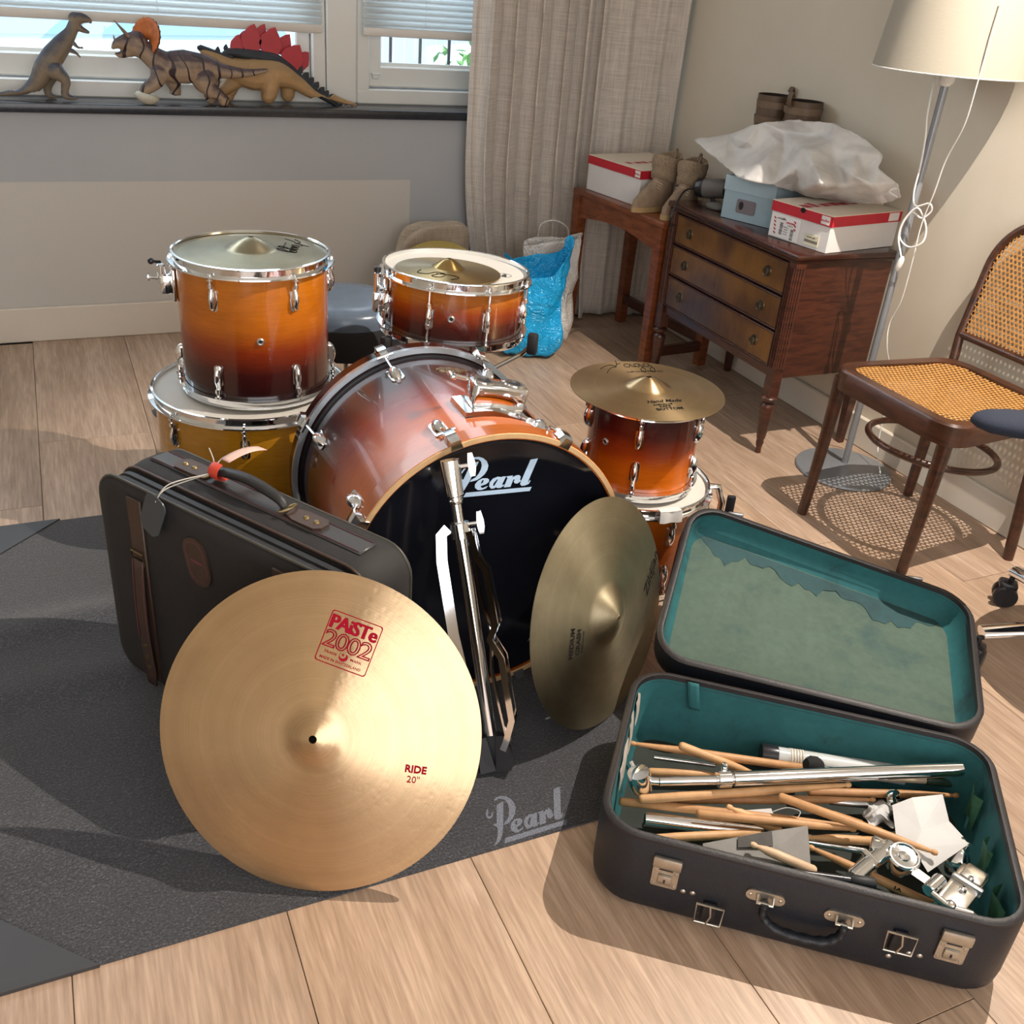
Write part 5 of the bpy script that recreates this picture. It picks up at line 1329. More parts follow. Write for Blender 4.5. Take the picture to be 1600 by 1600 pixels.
# on the table
L_, W_, H_ = .335, .31, .132
t, ld = shoebox('shoe_box', 'white shoe box with a red-sided lid on the side table', frame((1.99, 3.625, THt+.001), (.15, -1, 0), (0, 0, 1)), L_, W_, H_, CARDW, REDC, CREAMC)
b = MB(); b.bx(L_-.036, L_-.006, -.0018, -.0008, H_-.028, H_-.004); tgx = b.part('lid_label', TAGW, ld, 0); facetext(tgx, '------', L_-.021, H_-.016, .009, REDI, -.0024)
b = MB(); b.bx(L_+.0008, L_+.0018, W_-.10, W_-.03, H_-.028, H_-.004); tgx = b.part('lid_label', TAGW, ld, 0); facetext(tgx, '------', W_-.065, H_-.016, .018, REDI, face='side', L_=L_+.001)
facetext(ld, '------', L_*.55, H_+.0012, .07, REDI, W_*.5, face='top', rot=R(90))
# white box with the red lid on the chest
L_, W_, H_ = .240, .322, .110
t, ld = shoebox('shoe_box', 'white shoe box with a red-edged lid and barcode labels on the chest of drawers', frame((2.072, 2.550, DTOP+.001), (.165, -1, 0), (0, 0, 1)), L_, W_, H_, CARDW, REDC, CREAMC)
b = MB(); b.bx(L_-.040, L_-.008, -.0018, -.0008, H_-.028, H_-.004); tgx = b.part('lid_label', TAGW, ld, 0); facetext(tgx, '------', L_-.024, H_-.016, .010, REDI, -.0024)
b = MB(); b.bx(L_+.0008, L_+.0018, W_-.06, W_-.012, H_-.028, H_-.004); b.part('lid_label', TAGW, ld, 0)
facetext(ld, '------', L_*.42, H_+.0012, .075, REDI, W_*.42, face='top', rot=R(90))
b = MB(); b.lathe([(0, 0), (.010, 0)], 20, T(L_*.52, -.0019, H_-.006) @ RX(PI/2) @ S(1, .8, 1), caps=False); b.add([(L_*.52+.010*math.cos(a), -.0019, H_-.002+.012*min(0, math.sin(a))) for a in [2*PI*i/20 for i in range(20)]], [tuple(range(20))]); b.part('finger_hole', BLACKRUB, ld, 0)
pw_ = MB().bx(.006, .125, -.0008, .0015, .004, H_-.036).part('end_label', plain('label_bright', '#dedad8', .55, var=.02), t, 0)
b = MB()
for x_ in (.022, .104):
    for i in range(5 if x_ < .05 else 3):
        z_ = .064-.011*i if x_ < .05 else .066-.011*i
        b.add([(x_-.004+.004*i*.4, -.0014, z_), (x_+.005+.004*i*.4, -.0014, z_-.004), (x_+.003+.004*i*.4, -.0014, z_-.009), (x_-.005+.004*i*.4, -.0014, z_-.004)], [(0, 1, 2, 3)])
b.part('red_chevrons', REDI, pw_, 0)
b = MB(); rn = random.Random(9)
for bx0, bz0, bz1 in ((.046, .014, .050), (.092, .006, .038)):
    z_ = bz0
    while z_ < bz1:
        h_ = rn.choice((.0008, .0014, .002)); b.bx(bx0, bx0+.012, -.0014, -.0009, z_, z_+h_); z_ += h_+rn.choice((.0007, .0012))
b.part('barcode', GREYI, pw_, 0)
facetext(pw_, '------', .088, .056, .011, REDI, -.0015); facetext(pw_, '----------', .088, .047, .0042, GREYI, -.0015); facetext(pw_, '--------', .050, .062, .0085, GREYI, -.0015)
for i, s_ in enumerate(('----------', '------', '-------', '-------')): facetext(pw_, s_, .072, .040-.007*i, .0045, GREYI, -.0015)
b = MB(); b.bx(.150, .205, -.0008, .0015, .010, .042); p2 = b.part('end_label', plain('label_yellowed', '#cfc8b0', .6, var=.03), t, 0)
b = MB(); z_ = .152
while z_ < .202:
    h_ = rn.choice((.0008, .0014)); b.bx(z_, z_+h_, -.0014, -.0009, .018, .026); z_ += h_+.0012
b.part('barcode', GREYI, p2, 0); facetext(p2, '-- ------', .176, .034, .007, GREYI, -.0015)
# grey-blue box
L_, W_, H_ = .196, .185, .136
GREYB = plain('grey_blue_card', '#8ea3ad', .5, var=.04, vscale=10)
t, ld = shoebox('shoe_box', 'grey-blue shoe box with a round finger hole on the chest of drawers', frame((2.062, 2.800, DTOP+.001), (.40, -1, 0), (0, 0, 1)), L_, W_, H_, GREYB, plain('grey_blue_lid', '#98adb7', .5, var=.04), plain('grey_blue_top', '#9fb3bc', .5, var=.04), .045)
b = MB(); b.prism(rrect(.072, .044, .007, 4), 0, .0022, T(L_*.47, .002, .048) @ RX(PI/2)); p2 = b.part('end_label', plain('label_mauve', '#6f676c', .5, var=.04), t, 30)
b = MB(); b.prism([(.0085*math.cos(a), .0135*math.sin(a)) for a in [2*PI*i/20 for i in range(20)]], 0, .0008, T(L_*.38, -.0002, .05) @ RX(PI/2)); b.part('finger_hole', BLACKRUB, p2, 0)

# white fabric bag over the boxes -------------------------------------------------
BAGM = N('shoe_bag_fabric').set(Roughness=.85)
n_ = BAGM.noise(BAGM.coord(), 7, 4); BAGM.color(BAGM.ramp(n_, [(.3, lin('#bdb9b4')), (.6, lin('#d9d5d0'))])); BAGM.bump(BAGM.noise(BAGM.coord(), 300, 2), .15, .001); BAGM = BAGM.m
fbz = DTOP+.132
fb = thing('fabric_bag', 'crumpled white dust bag lying over the grey-blue and the red shoe boxes', 'bag', (2.235, 2.68, fbz))
from mathutils.geometry import delaunay_2d_cdt
def onx(px, py, X): d = ray(px, py); return CPOS+d*(X/d.x)
outer_ = [(1078,217,2.16),(1136,208,2.22),(1188,191,2.24),(1240,186,2.25),(1304,191,2.30),(1352,214,2.31),(1380,240,2.31),(1373,262,2.28),(1404,284,2.31)]+[(px, py, min(2.325, onz(px, py, z).x)) for px, py, z in ((1412,310,.777),(1380,321,.777),(1330,318,.777),(1282,312,.777),(1238,301,.777),(1204,291,.805),(1158,282,.805),(1128,260,.815))]
inner_ = [(p_[0], p_[1], 2.20+(p_[2]-2.20)*1.45) for p_ in [(1165,222,2.165),(1215,222,2.205),(1262,240,2.145),(1300,224,2.225),(1340,240,2.235),(1284,286,2.085),(1245,262,2.155),(1195,250,2.125),(1330,272,2.19),(1308,256,2.215),(1365,290,2.225),(1225,207,2.255),(1280,211,2.265),(1180,232,2.19),(1225,244,2.185),(1320,292,2.20),(1350,262,2.245),(1150,232,2.20)]]
allp = outer_+inner_; no_ = len(outer_)
_, _, tris_, _, _, _ = delaunay_2d_cdt([Vector((p[0], -p[1])) for p in allp], [(i, (i+1) % no_) for i in range(no_)], [], 1, 1e-4)
F0 = Vector((2.235, 2.68, fbz))
vs = [onx(*p)-F0 for p in allp]; nv = len(vs)
fs = [tuple(t_) for t_ in tris_]
# rear half: the same outline drawn in and pushed towards the wall
def rear(p, dx): q = onx(p[0], p[1], p[2]); c = onx(1255, 255, 2.25); q = q+(c-q)*.18; return Vector((min(2.29, q.x+dx), q.y, max(q.z, DTOP+.125)))-F0
vs += [rear(p, .07) for p in outer_]+[Vector((2.33, 2.55, .88))-F0]
fs += [((i+1) % no_, i, nv+i, nv+(i+1) % no_) for i in range(no_)]+[(nv+(i+1) % no_, nv+i, nv+no_) for i in range(no_)]
b = MB(); b.add(vs, fs); me_ = b.mesh('cloth', BAGM, 0)
bm = bmesh.new(); bm.from_mesh(me_); bmesh.ops.recalc_face_normals(bm, faces=list(bm.faces)); bm.to_mesh(me_); bm.free()
me_.polygons.foreach_set('use_smooth', [True]*len(me_.polygons))
o = bpy.data.objects.new('cloth', me_); COL.objects.link(o); o.parent = fb
md = o.modifiers.new('s', 'SUBSURF'); md.subdivision_type = 'SIMPLE'; md.levels = 3; md.render_levels = 3
md = o.modifiers.new('sm', 'SMOOTH'); md.iterations = 5; md.factor = .5
tx = bpy.data.textures.new('bag_folds', 'CLOUDS'); tx.noise_scale = .05; tx.noise_depth = 2; md = o.modifiers.new('d', 'DISPLACE'); md.texture = tx; md.strength = .016; md.mid_level = .5
kn = onx(1400, 300, 2.27)-F0
b = MB(); b.tube(bez([kn+Vector((.02, .01, .0)), kn+Vector((-.01, -.008, .012)), kn+Vector((-.02, .005, .0)), kn+Vector((-.005, -.015, -.012))], 6), .003, 7); b.part('drawstring', WHITEPL, fb)

# footwear -------------------------------------------------------------------------
SUEDE = plain('boot_suede', '#8a7560', .85, var=.2, vscale=45, bump=.3, bscale=260)
FLEECE = plain('boot_fleece', '#8f7c66', .95, var=.25, vscale=120, bump=.9, bscale=240)
SOLE = plain('boot_sole', '#a68b5f', .7, var=.12)
def ankle_boot(label, M):
    t = thing('ankle_boot', label, 'boot', M, group='pair of fleece lined boots')
    # local x towards the toe, heel at x=-.02
    sole = [(.115*math.cos(a)+.085, (.040 if math.cos(a) > 0 else .034)*math.sin(a)) for a in [2*PI*i/28 for i in range(28)]]
    MB().prism(sole, 0, .020).part('sole', SOLE, t, 30)
    secs = [(.020, .198, -.028, .038), (.045, .195, -.030, .039), (.070, .165, -.030, .037), (.095, .120, -.028, .035), (.115, .090, -.028, .036), (.135, .085, -.030, .040)]
    rings = [[((x1+x0_)/2+(x1-x0_)/2*math.cos(a), w*math.sin(a)*(1 if math.cos(a) < .4 else .92), z) for a in [2*PI*i/24 for i in range(24)]] for z, x1, x0_, w in secs]
    MB().loft(rings).part('upper', SUEDE, t, 60)
    cuff = []
    for z, r_, in ((.118, .042), (.124, .052), (.150, .054), (.160, .051), (.168, .055), (.198, .058), (.212, .054), (.210, .044), (.190, .042)):
        cuff.append([(.027+(r_+.012)*math.cos(a)*(1+.05*math.sin(3*a)), r_*math.sin(a), z+.008*math.sin(2*a+1)) for a in [2*PI*i/24 for i in range(24)]])
    MB().loft(cuff, caps=False).part('fleece_cuff', FLEECE, t, 60)
    b = MB(); b.prism([(.036*math.cos(a)+.027, .032*math.sin(a)) for a in [2*PI*i/20 for i in range(20)]], .150, .152); b.part('lining', plain('boot_lining', '#b9a888', .95, var=.2, vscale=80), t, 0)
    for i, z in enumerate((.100, .108, .116)): MB().tube(bez([(.088-.006*i, -.034, z-.012), (.10-.006*i, 0, z), (.088-.006*i, .034, z-.010)], 5), .0022, 6).part('lace', plain('lace_beige', '#b09a80', .8), t)
    MB().tube(bez([(-.015, 0, .195), (-.03, 0, .22), (-.012, .005, .235), (.0, 0, .21)], 6), .004, 6).part('pull_loop', SUEDE, t)
    return t
p1 = onz(1010, 330, THt); p2 = onz(1050, 342, THt)
ankle_boot('beige fleece cuffed boot nearer the shoe box on the side table', T(p1.x+.105, p1.y+.040, THt+.001) @ RZ(R(197)) @ S(.92))
ankle_boot('beige fleece cuffed boot nearer the chest of drawers', T(p2.x+.110, p2.y+.058, THt+.001) @ RZ(R(205)) @ S(.92))
BOOTL = plain('tall_boot_leather', '#5b4736', .5, var=.22, vscale=25, bump=.15)
def tall_boot(label, M):
    t = thing('tall_boot', label, 'boot', M, group='pair of tall brown leather boots')
    secs = [(.0, .045, .10), (.03, .046, .10), (.07, .044, .075), (.11, .046, .052), (.18, .054, .056), (.28, .060, .062), (.365, .062, .064)]
    MB().loft([[((fx if math.cos(a) > 0 else .055)*math.cos(a)+0, w*math.sin(a), z) for a in [2*PI*i/28 for i in range(28)]] for z, w, fx in secs], caps=False).part('shaft', BOOTL, t, 60)
    MB().loft([[((fx-.004 if math.cos(a) > 0 else .051)*math.cos(a), (w-.004)*math.sin(a), z) for a in [2*PI*i/28 for i in range(28)]] for z, w, fx in secs[::-1][:3]], caps=False).part('lining', plain('boot_dark_lining', '#2b211b', .9), t, 60)
    b = MB(); b.prism([((.104 if math.cos(a) > 0 else .058)*math.cos(a), .048*math.sin(a)) for a in [2*PI*i/28 for i in range(28)]], 0, .012); b.part('sole', BLACKRUB, t, 30)
    for z in (.285, .335):
        b = MB(); b.loft([[((r2+.0025)*1.02*math.cos(a), r2*math.sin(a)+0, z+dz) for a in [2*PI*i/28 for i in range(28)]] for dz, r2 in ((-.011, .0615), (.011, .0635))], caps=False); sp = b.part('strap', plain('boot_strap', '#6e5a48', .5, var=.15), t, 60)
        b = MB(); b.tube([(-.0655, y_, z+z_) for y_, z_ in ((-.012, -.013), (.012, -.013), (.012, .013), (-.012, .013))], .0016, 6, closed=True); b.part('buckle', BRASS, sp)
    MB().tube(bez([(.0, -.062, .345), (.0, -.072, .365), (.0, -.066, .39), (.0, -.056, .375)], 6), .011, 8, flat=.3).part('pull_strap', BOOTL, t)
    return t
tall_boot('tall brown leather boot with buckled straps behind the dust bag', T(2.360, 2.845, DTOP+.001) @ RZ(R(-85)))
tall_boot('tall brown leather boot further back, half hidden by its twin', T(2.350, 2.985, DTOP+.001) @ RZ(R(95)))
# hair dryer and a grey brush on the corner of the chest
hd = onz(1095, 318, DTOP)
t = thing('hair_dryer', 'grey and black hair dryer on the corner of the chest beside the boots', 'hair dryer', (hd.x+.075, hd.y+.025, DTOP+.046))
ax = Vector((.55, -.80, .12)).normalized(); HDM = zframe((0, 0, 0), ax)
MB().lathe([(.020, -.075), (.030, -.072), (.034, -.055), (.034, -.045)], 24, HDM).part('rear_cap', BLACKPL, t); MB().lathe([(.034, -.045), (.035, -.03), (.034, .03), (.033, .035)], 24, HDM).part('barrel', plain('dryer_grey', '#6b6662', .4, var=.05), t); MB().lathe([(.033, .035), (.034, .04), (.030, .085), (.024, .088)], 24, HDM).part('nozzle', BLACKPL, t)
MB().tube([(0, .0, -.02), (.03, .04, -.03), (.07, .08, -.030)], [.018, .016, .013], 12, flat=.8).part('grip', BLACKPL, t)
cd = onz(1066, 345, THt)
MB().tube([p-t.location for p in bez([t.location+ax*-.075, onz(1068, 300, DTOP+.02), onz(1050, 335, THt+.06), onz(1047, 352, THt+.004), onz(1060, 348, THt+.004)], 7)], .0035, 7).part('power_cord', BLACKRUB, t)
br = onz(1108, 324, DTOP)
t = thing('hair_brush', 'grey oval brush lying in front of the hair dryer', 'brush', (br.x+.012, br.y-.03, DTOP))
MB().lathe([(0, .001), (.034, .002), (.038, .010), (.030, .018), (0, .024)], 24, RZ(R(-65)) @ S(1.15, .75, 1)).part('head', plain('brush_grey', '#5e5a52', .6, var=.1), t, 60)
b = MB(); b.tube([(.01, .03, .008), (.03, .07, .010), (.045, .10, .012)], [.011, .009, .007], 10); b.part('handle', BLACKPL, t)

# floor lamp -------------------------------------------------------------------------
LB = onz(1319, 726, .02); LX, LY = LB.x, LB.y
la = thing('floor_lamp', 'floor lamp with a grey foot, thin steel pole and big white drum shade', 'lamp', (LX, LY, 0))
LGREY = plain('lamp_grey', '#8b8e92', .35, .4, var=.05)
MB().lathe([(0, 0), (.150, 0), (.153, .004), (.150, .010), (.06, .020), (.016, .028), (0, .028)], 56, caps=False).part('base', LGREY, la, 30)
MB().cyl(.0105, .02, 1.19, None, 16).part('pole', LGREY, la)
MB().lathe([(.0105, 1.155), (.020, 1.165), (.022, 1.20), (.020, 1.235), (0, 1.235)], 20).part('socket', WHITEPL, la)
SHM = N('lamp_shade_cloth').set(Roughness=.8, Base_Color=lin('#a09889'), Transmission_Weight=0.0); SHM.bump(SHM.noise(SHM.coord(scale=(60, 60, 300)), 1, 2), .1, .002); SHM = SHM.m
MB().lathe([(.198, 1.19), (.158, 1.53), (.1565, 1.53), (.1965, 1.19)], 64, close=True).part('shade', SHM, la, 30)
b = MB(); b.tube([(.197*math.cos(2*PI*i/48), .197*math.sin(2*PI*i/48), 1.191) for i in range(48)], .0018, 6, closed=True); b.part('shade_ring', WHITEPL, la)
for i in range(3):
    a = 2*PI*i/3+.3; MB().rod((.02*math.cos(a), .02*math.sin(a), 1.232), (.178*math.cos(a), .178*math.sin(a), 1.33), .0015, 6).part('shade_spoke', WHITEPL, la)
MB().ball(.035, T(0, 0, 1.29) @ S(1, 1, 1.25), 16, 10).part('bulb', plain('bulb_white', '#e6e2da', .3, var=0), la)
lx = LX-.03
def cordpath(lst): return [onx(px, py, X)-Vector((LX, LY, 0)) for px, py, X in lst]
pts = cordpath([(1461, 118, lx+.02), (1449, 180, lx), (1446, 215, lx), (1438, 260, lx), (1428, 300, lx), (1430, 322, lx+.01), (1452, 318, lx+.02), (1455, 330, lx+.03), (1440, 341, lx+.02), (1425, 332, lx), (1410, 350, lx-.01), (1406, 372, lx), (1420, 386, lx), (1440, 380, lx+.01), (1447, 362, lx+.02), (1443, 340, lx+.01), (1432, 325, lx), (1412, 345, lx-.01), (1404, 370, lx-.01), (1407, 395, lx-.01), (1409, 405, lx-.01)])
MB().tube(bez(pts, 6), .0026, 7).part('cord', WHITEPL, la, 60)
q = pts[-1]; MB().lathe([(.004, .02), (.008, .012), (.009, -.006), (.006, -.022), (.004, -.024)], 12, T(*q) @ RX(R(12)) @ T(0, 0, -.012)).part('plug', WHITEPL, la)
pts = cordpath([(1566, 2, lx-.04), (1545, 70, lx-.05), (1527, 130, lx-.05), (1507, 195, lx-.03), (1478, 250, lx-.01), (1460, 300, lx), (1440, 350, lx+.01), (1425, 410, lx+.02), (1408, 470, lx+.04), (1390, 505, lx+.05), (1386, 545, lx+.06)])
pts += [Vector((.085, -.02, .30)), Vector((.09, -.03, .10)), Vector((.06, -.10, .028))]
MB().tube(bez(pts, 6), .0019, 7).part('pull_cord', WHITEPL, la, 60)

# cane chair ----------------------------------------------------------------------------
CW = wood('bentwood_brown', '#4a2a1a', '#2c170d', .3, (3, 3, 14))
CANE = plain('cane_webbing', '#b58348', .5, var=.22, vscale=70)
CHO = Vector((2.135, 1.752, 0))
ch = thing('cane_chair', 'bentwood chair with a woven cane seat and back near the right wall', 'chair', CHO)
def seat_out(inset):
    # local: front at -x, back at +x; wider at the front
    pts = []
    hw_f, hw_b, xf, xb, r = .232-inset, .195-inset, -.222+inset, .205-inset, .085-inset*.6
    cor = [(xf, -hw_f), (xb, -hw_b), (xb, hw_b), (xf, hw_f)]
    for i in range(4):
        p = Vector(cor[i]); a = Vector(cor[i-1])-p; c = Vector(cor[(i+1) % 4])-p
        s, e = p+a.normalized()*r, p+c.normalized()*r
        for k_ in range(9):
            t_ = k_/8; q = s.lerp(p, t_).lerp(p.lerp(e, t_), t_); pts.append((q.x, q.y))
    return pts
SZ = .457
o1, o2 = seat_out(0), seat_out(.034); n = len(o1)
rr_ = [[(x, y, z) for x, y in o_] for o_, z in ((o1, SZ-.058), (o1, SZ-.006), (seat_out(.005), SZ), (o2, SZ-.001), (o2, SZ-.018), (seat_out(.026), SZ-.058), (o1, SZ-.058))]
MB().loft(rr_, caps=False).part('seat_frame', CW, ch, 40)
def cane(fn, inside, nx, ny, step, hole):
    "perforated cane sheet: one octagonal hole per cell"
    vs, fs = [], []
    for i in range(nx):
        for j in range(ny):
            cx, cy = (i+.5*(j % 2))*step, j*step*.9
            if not inside(cx, cy): continue
            k0 = len(vs); hx, hy = step/2, step*.45
            sq = [(hx, -hy*.0), (hx, hy), (0, hy), (-hx, hy), (-hx, 0), (-hx, -hy), (0, -hy), (hx, -hy)]
            ho = [(hole*math.cos(PI*q/4), hole*math.sin(PI*q/4)) for q in range(8)]
            vs += [fn(cx+a, cy+b_) for a, b_ in sq]+[fn(cx+a, cy+b_) for a, b_ in ho]
            fs += [(k0+q, k0+(q+1) % 8, k0+8+(q+1) % 8, k0+8+q) for q in range(8)]
    return vs, fs
def inpoly(poly):
    def f(x, y):
        c = False; n = len(poly)
        for i in range(n):
            x1, y1 = poly[i]; x2, y2 = poly[i-1]
            if (y1 > y) != (y2 > y) and x < (x2-x1)*(y-y1)/(y2-y1)+x1: c = not c
        return c
    return f
ip = inpoly(seat_out(.030))
vs, fs = cane(lambda x, y: (x-.24, y-.24, SZ-.006-.010*max(0, 1-((x-.24)**2+(y-.24)**2)/.04)), lambda x, y: ip(x-.24, y-.24), 36, 42, .0138, .0056)
b = MB(); b.add(vs, fs); o = b.part('cane_seat', CANE, ch, 0); o.modifiers.new('t', 'SOLIDIFY').thickness = .0022; o['kind'] = 'stuff'
legs = [('front', onz(1253, 802)-CHO, (-.198, .195)), ('front', onz(1408, 894)-CHO, (-.19, -.19)), ('back', onz(1418, 773)-CHO, (.180, .178)), ('back', Vector((.19, -.20, 0)), (.180, -.178))]
for kind, foot, (tx_, ty_) in legs:
    foot = Vector((foot.x, foot.y, 0)); top = Vector((tx_, ty_, SZ-.03)); mid = foot.lerp(top, .55)+(Vector((tx_, ty_, 0))-Vector((foot.x, foot.y, 0)))*.18
    p_ = bez([foot, mid, top], 8)
    MB().tube(p_, [.0145+.006*i/(len(p_)-1) for i in range(len(p_))], 12).part('leg', CW, ch, 60)
# bent hoop stretcher inside the legs
MB().tube([(.165*math.cos(a)*1.05-.005, .172*math.sin(a), .285-.015*math.cos(a)) for a in [2*PI*i/48 for i in range(48)]], .0095, 10, closed=True).part('hoop_stretcher', CW, ch, 60)
# back: posts, arch and caned panel, leaning back
def bk(y, z): return Vector((.205+.11*(z-.457)/.40*.55, y, z))
def back_out(inset):
    hw, zb, zt, r = .200-inset, .515+inset, .862-inset, .15-inset*.7
    pts = [(hw, zb), ]
    for k_ in range(13):
        a = PI/2*k_/12; pts.append((hw-r+r*math.cos(a)-.0, zt-r+r*math.sin(a)))
    for k_ in range(13):
        a = PI/2+PI/2*k_/12; pts.append((-hw+r+r*math.cos(a), zt-r+r*math.sin(a)))
    pts.append((-hw, zb)); return pts
arch_ = back_out(0)
path = [bk(.182, .40), bk(.19, .46)]+[bk(y, z) for y, z in arch_]+[bk(-.19, .46), bk(-.182, .40)]
MB().tube(path, .0135, 10).part('back_frame', CW, ch, 60)
MB().tube([bk(y, .522+.0*abs(y)) for y in (-.195, -.1, 0, .1, .195)], .0125, 10).part('back_rail', CW, ch, 60)
ib = inpoly(back_out(.012))
vs, fs = cane(lambda x, y: tuple(bk(x-.21, y+.50)+Vector((-.004, 0, 0))), lambda x, y: ib(x-.21, y+.50), 33, 32, .0138, .0052)
b = MB(); b.add(vs, fs); o = b.part('cane_back', CANE, ch, 0); o.modifiers.new('t', 'SOLIDIFY').thickness = .002; o['kind'] = 'stuff'

# office chair, mostly outside the picture ------------------------------------------------
OC = Vector((2.088, 1.085, 0))
oc = thing('office_chair', 'dark blue swivel chair with chrome foot, cut off by the right edge', 'chair', OC)
NAVYC = plain('office_fabric', '#1a2233', .85, var=.2, vscale=150, bump=.5, bscale=500)
for i in range(5):
    a = R(84+72*i); c_, s_ = math.cos(a), math.sin(a)
    b = MB(); pth = bez([(.03*c_, .03*s_, .125), (.17*c_, .17*s_, .118), (.300*c_, .300*s_, .100)], 6)
    b.tube(pth, [.032-.010*k_/(len(pth)-1) for k_ in range(len(pth))], 12, flat=.65); lg = b.part('base_leg', CHROME, oc, 60)
    cm = T(.300*c_, .300*s_, 0) @ RZ(a+.9)
    cs_ = MB(); cs_.M = cm; cs_.rod((0, 0, .05), (0, 0, .088), .007, 10); cs_.box(.046, .040, .020, T(.004, 0, .060), .008); cs_.part('caster_fork', BLACKPL, lg)
    for e in (-.014, .014):
        w = MB(); w.M = cm; w.lathe([(0, -.010), (.026, -.010), (.030, -.006), (.030, .006), (.026, .010), (0, .010)], 24, T(.004, e, .0305) @ RX(PI/2), caps=False); w.part('caster_wheel', BLACKPL, lg)
MB().lathe([(.042, .10), (.045, .12), (.040, .14), (.027, .15), (.027, .30), (.020, .30), (.020, .42)], 20).part('gas_post', CHROME, oc)
MB().lathe([(0, .42), (.18, .42), (.235, .44), (.245, .465), (.235, .49), (.18, .505), (0, .50)], 40, caps=False).part('seat', NAVYC, oc, 60)
tip = onz(1520, 648, .61)-OC; d_ = Vector((.87, -.49, 0)); 
rings = []
for u, w, h in ((0, .006, .006), (.012, .026, .014), (.035, .041, .021), (.08, .050, .025), (.16, .050, .026), (.22, .044, .024), (.245, .03, .016), (.252, .008, .006)):
    cpos = tip+d_*u; nrm = Vector((.49, .87, 0)); rings.append([cpos+nrm*w*math.cos(a)+Vector((0, 0, h*math.sin(a)-.01)) for a in [2*PI*i/20 for i in range(20)]])
MB().loft(rings).part('armrest_pad', NAVYC, oc, 60)
pa_ = tip+d_*.13
MB().tube(bez([pa_+Vector((0, 0, -.03)), pa_+Vector((.03, -.03, -.10)), Vector((-.16, .06, .435)), Vector((-.08, .02, .425))], 6), .013, 10).part('armrest_bracket', BLACKPL, oc)
tp2 = Vector((.10, -.30, .61))
rings = []
for u, w, h in ((0, .006, .006), (.012, .026, .014), (.035, .041, .021), (.08, .050, .025), (.16, .050, .026), (.22, .044, .024), (.252, .008, .006)):
    cpos = tp2+d_*u; rings.append([cpos+Vector((.49, .87, 0))*w*math.cos(a)+Vector((0, 0, h*math.sin(a)-.01)) for a in [2*PI*i/20 for i in range(20)]])
MB().loft(rings).part('armrest_pad', NAVYC, oc, 60)
MB().tube(bez([tp2+d_*.13+Vector((0, 0, -.03)), Vector((.15, -.20, .45)), Vector((.08, -.08, .425))], 6), .013, 10).part('armrest_bracket', BLACKPL, oc)

# bags on the floor behind the drums ----------------------------------------------------------
def crumple(o, s, st, name):
    md = o.modifiers.new('s', 'SUBSURF'); md.levels = 1; md.render_levels = 2
    tx = bpy.data.textures.new(name, 'VORONOI'); tx.noise_scale = s; md = o.modifiers.new('d', 'DISPLACE'); md.texture = tx; md.strength = st; md.mid_level = .4
def bag(name, label, loc, rz, w, d, h, m, top_fn, seed, st=.02, flare=.15):
    t = thing(name, label, 'bag', T(*loc) @ RZ(rz))
    rings = []; rn = random.Random(seed)
    for i in range(9):
        v = i/8; ww, dd = w*(1+flare*v*.6-.10*math.sin(PI*v)), d*(1-.25*v)
        ring_ = []
        for k_ in range(36):
            a = 2*PI*k_/36; c_, s_ = math.cos(a), math.sin(a)
            x = ww/2*math.copysign(abs(c_)**.55, c_); y = dd/2*math.copysign(abs(s_)**.55, s_)
            ring_.append((x+.010*math.sin(5*a+7*v+seed), y+.012*math.sin(4*a-6*v+seed), .004+(h+top_fn(c_, s_))*v if i else .004))
        rings.append(ring_)
    inner = [[(x*.96, y*.94, z-.0) for x, y, z in rings[-1]], [(x*.9, y*.8, z*.75) for x, y, z in rings[-1]], [(x*.8, y*.6, z*.35) for x, y, z in rings[-1]]]
    b = MB(); b.loft(rings+inner); o = b.part('plastic', m, t, 70); crumple(o, .10, st, name+'_folds')
    return t
def film(name, c, rough):
    k = N(name).set(Roughness=rough, Base_Color=lin(c)); v = k.coord(); vo = k.n('ShaderNodeTexVoronoi', feature='DISTANCE_TO_EDGE'); vo.inputs['Scale'].default_value = 11
    n = k.noise(v, 9, 3, .6, 1.5); mp = k.n('ShaderNodeVectorMath', operation='ADD'); cb_ = k.n('ShaderNodeCombineXYZ'); k.l(n, cb_.inputs[0]); k.l(n, cb_.inputs[1]); k.l(v, mp.inputs[0]); k.l(cb_.outputs[0], mp.inputs[1]); k.l(mp.outputs[0], vo.inputs['Vector'])
    k.bump(k.math('ADD', vo.outputs['Distance'], k.math('MULTIPLY', n, .8)), .55, .03); return k.m
BLUEP = film('blue_plastic', '#18a4e0', .25); WHITEB = film('white_plastic_bag', '#d8d2cb', .35)
t = bag('shopping_bag', 'bright blue plastic shopping bag standing by the curtain', (1.665, 3.37, 0), R(-18), .25, .15, .375, BLUEP, lambda c, s: .045*c+.05*max(0, c)**3-.06*max(0, -s), 2, .022)
MB().tube(bez([(-.10, .03, .36), (-.11, .02, .385), (-.07, -.02, .36), (-.06, -.03, .35)], 6), .010, 8, flat=.2).part('handle', BLUEP, t)
t = bag('shopping_bag', 'white plastic shopping bag squeezed behind the blue one', (1.800, 3.50, 0), R(-22), .21, .12, .415, WHITEB, lambda c, s: .03*c, 5, .02)
MB().tube(bez([(-.06, 0, .43), (-.05, .0, .475), (.0, .0, .492), (.05, 0, .47), (.06, 0, .43)], 6), .011, 8, flat=.25).part('handle', WHITEB, t)
CANV = linen('canvas_beige', '#ab9a86')
t = thing('canvas_bag', 'slumped beige canvas bag leaning on the wall behind the snare drum', 'bag', (1.375, 3.70, 0))
rings = []
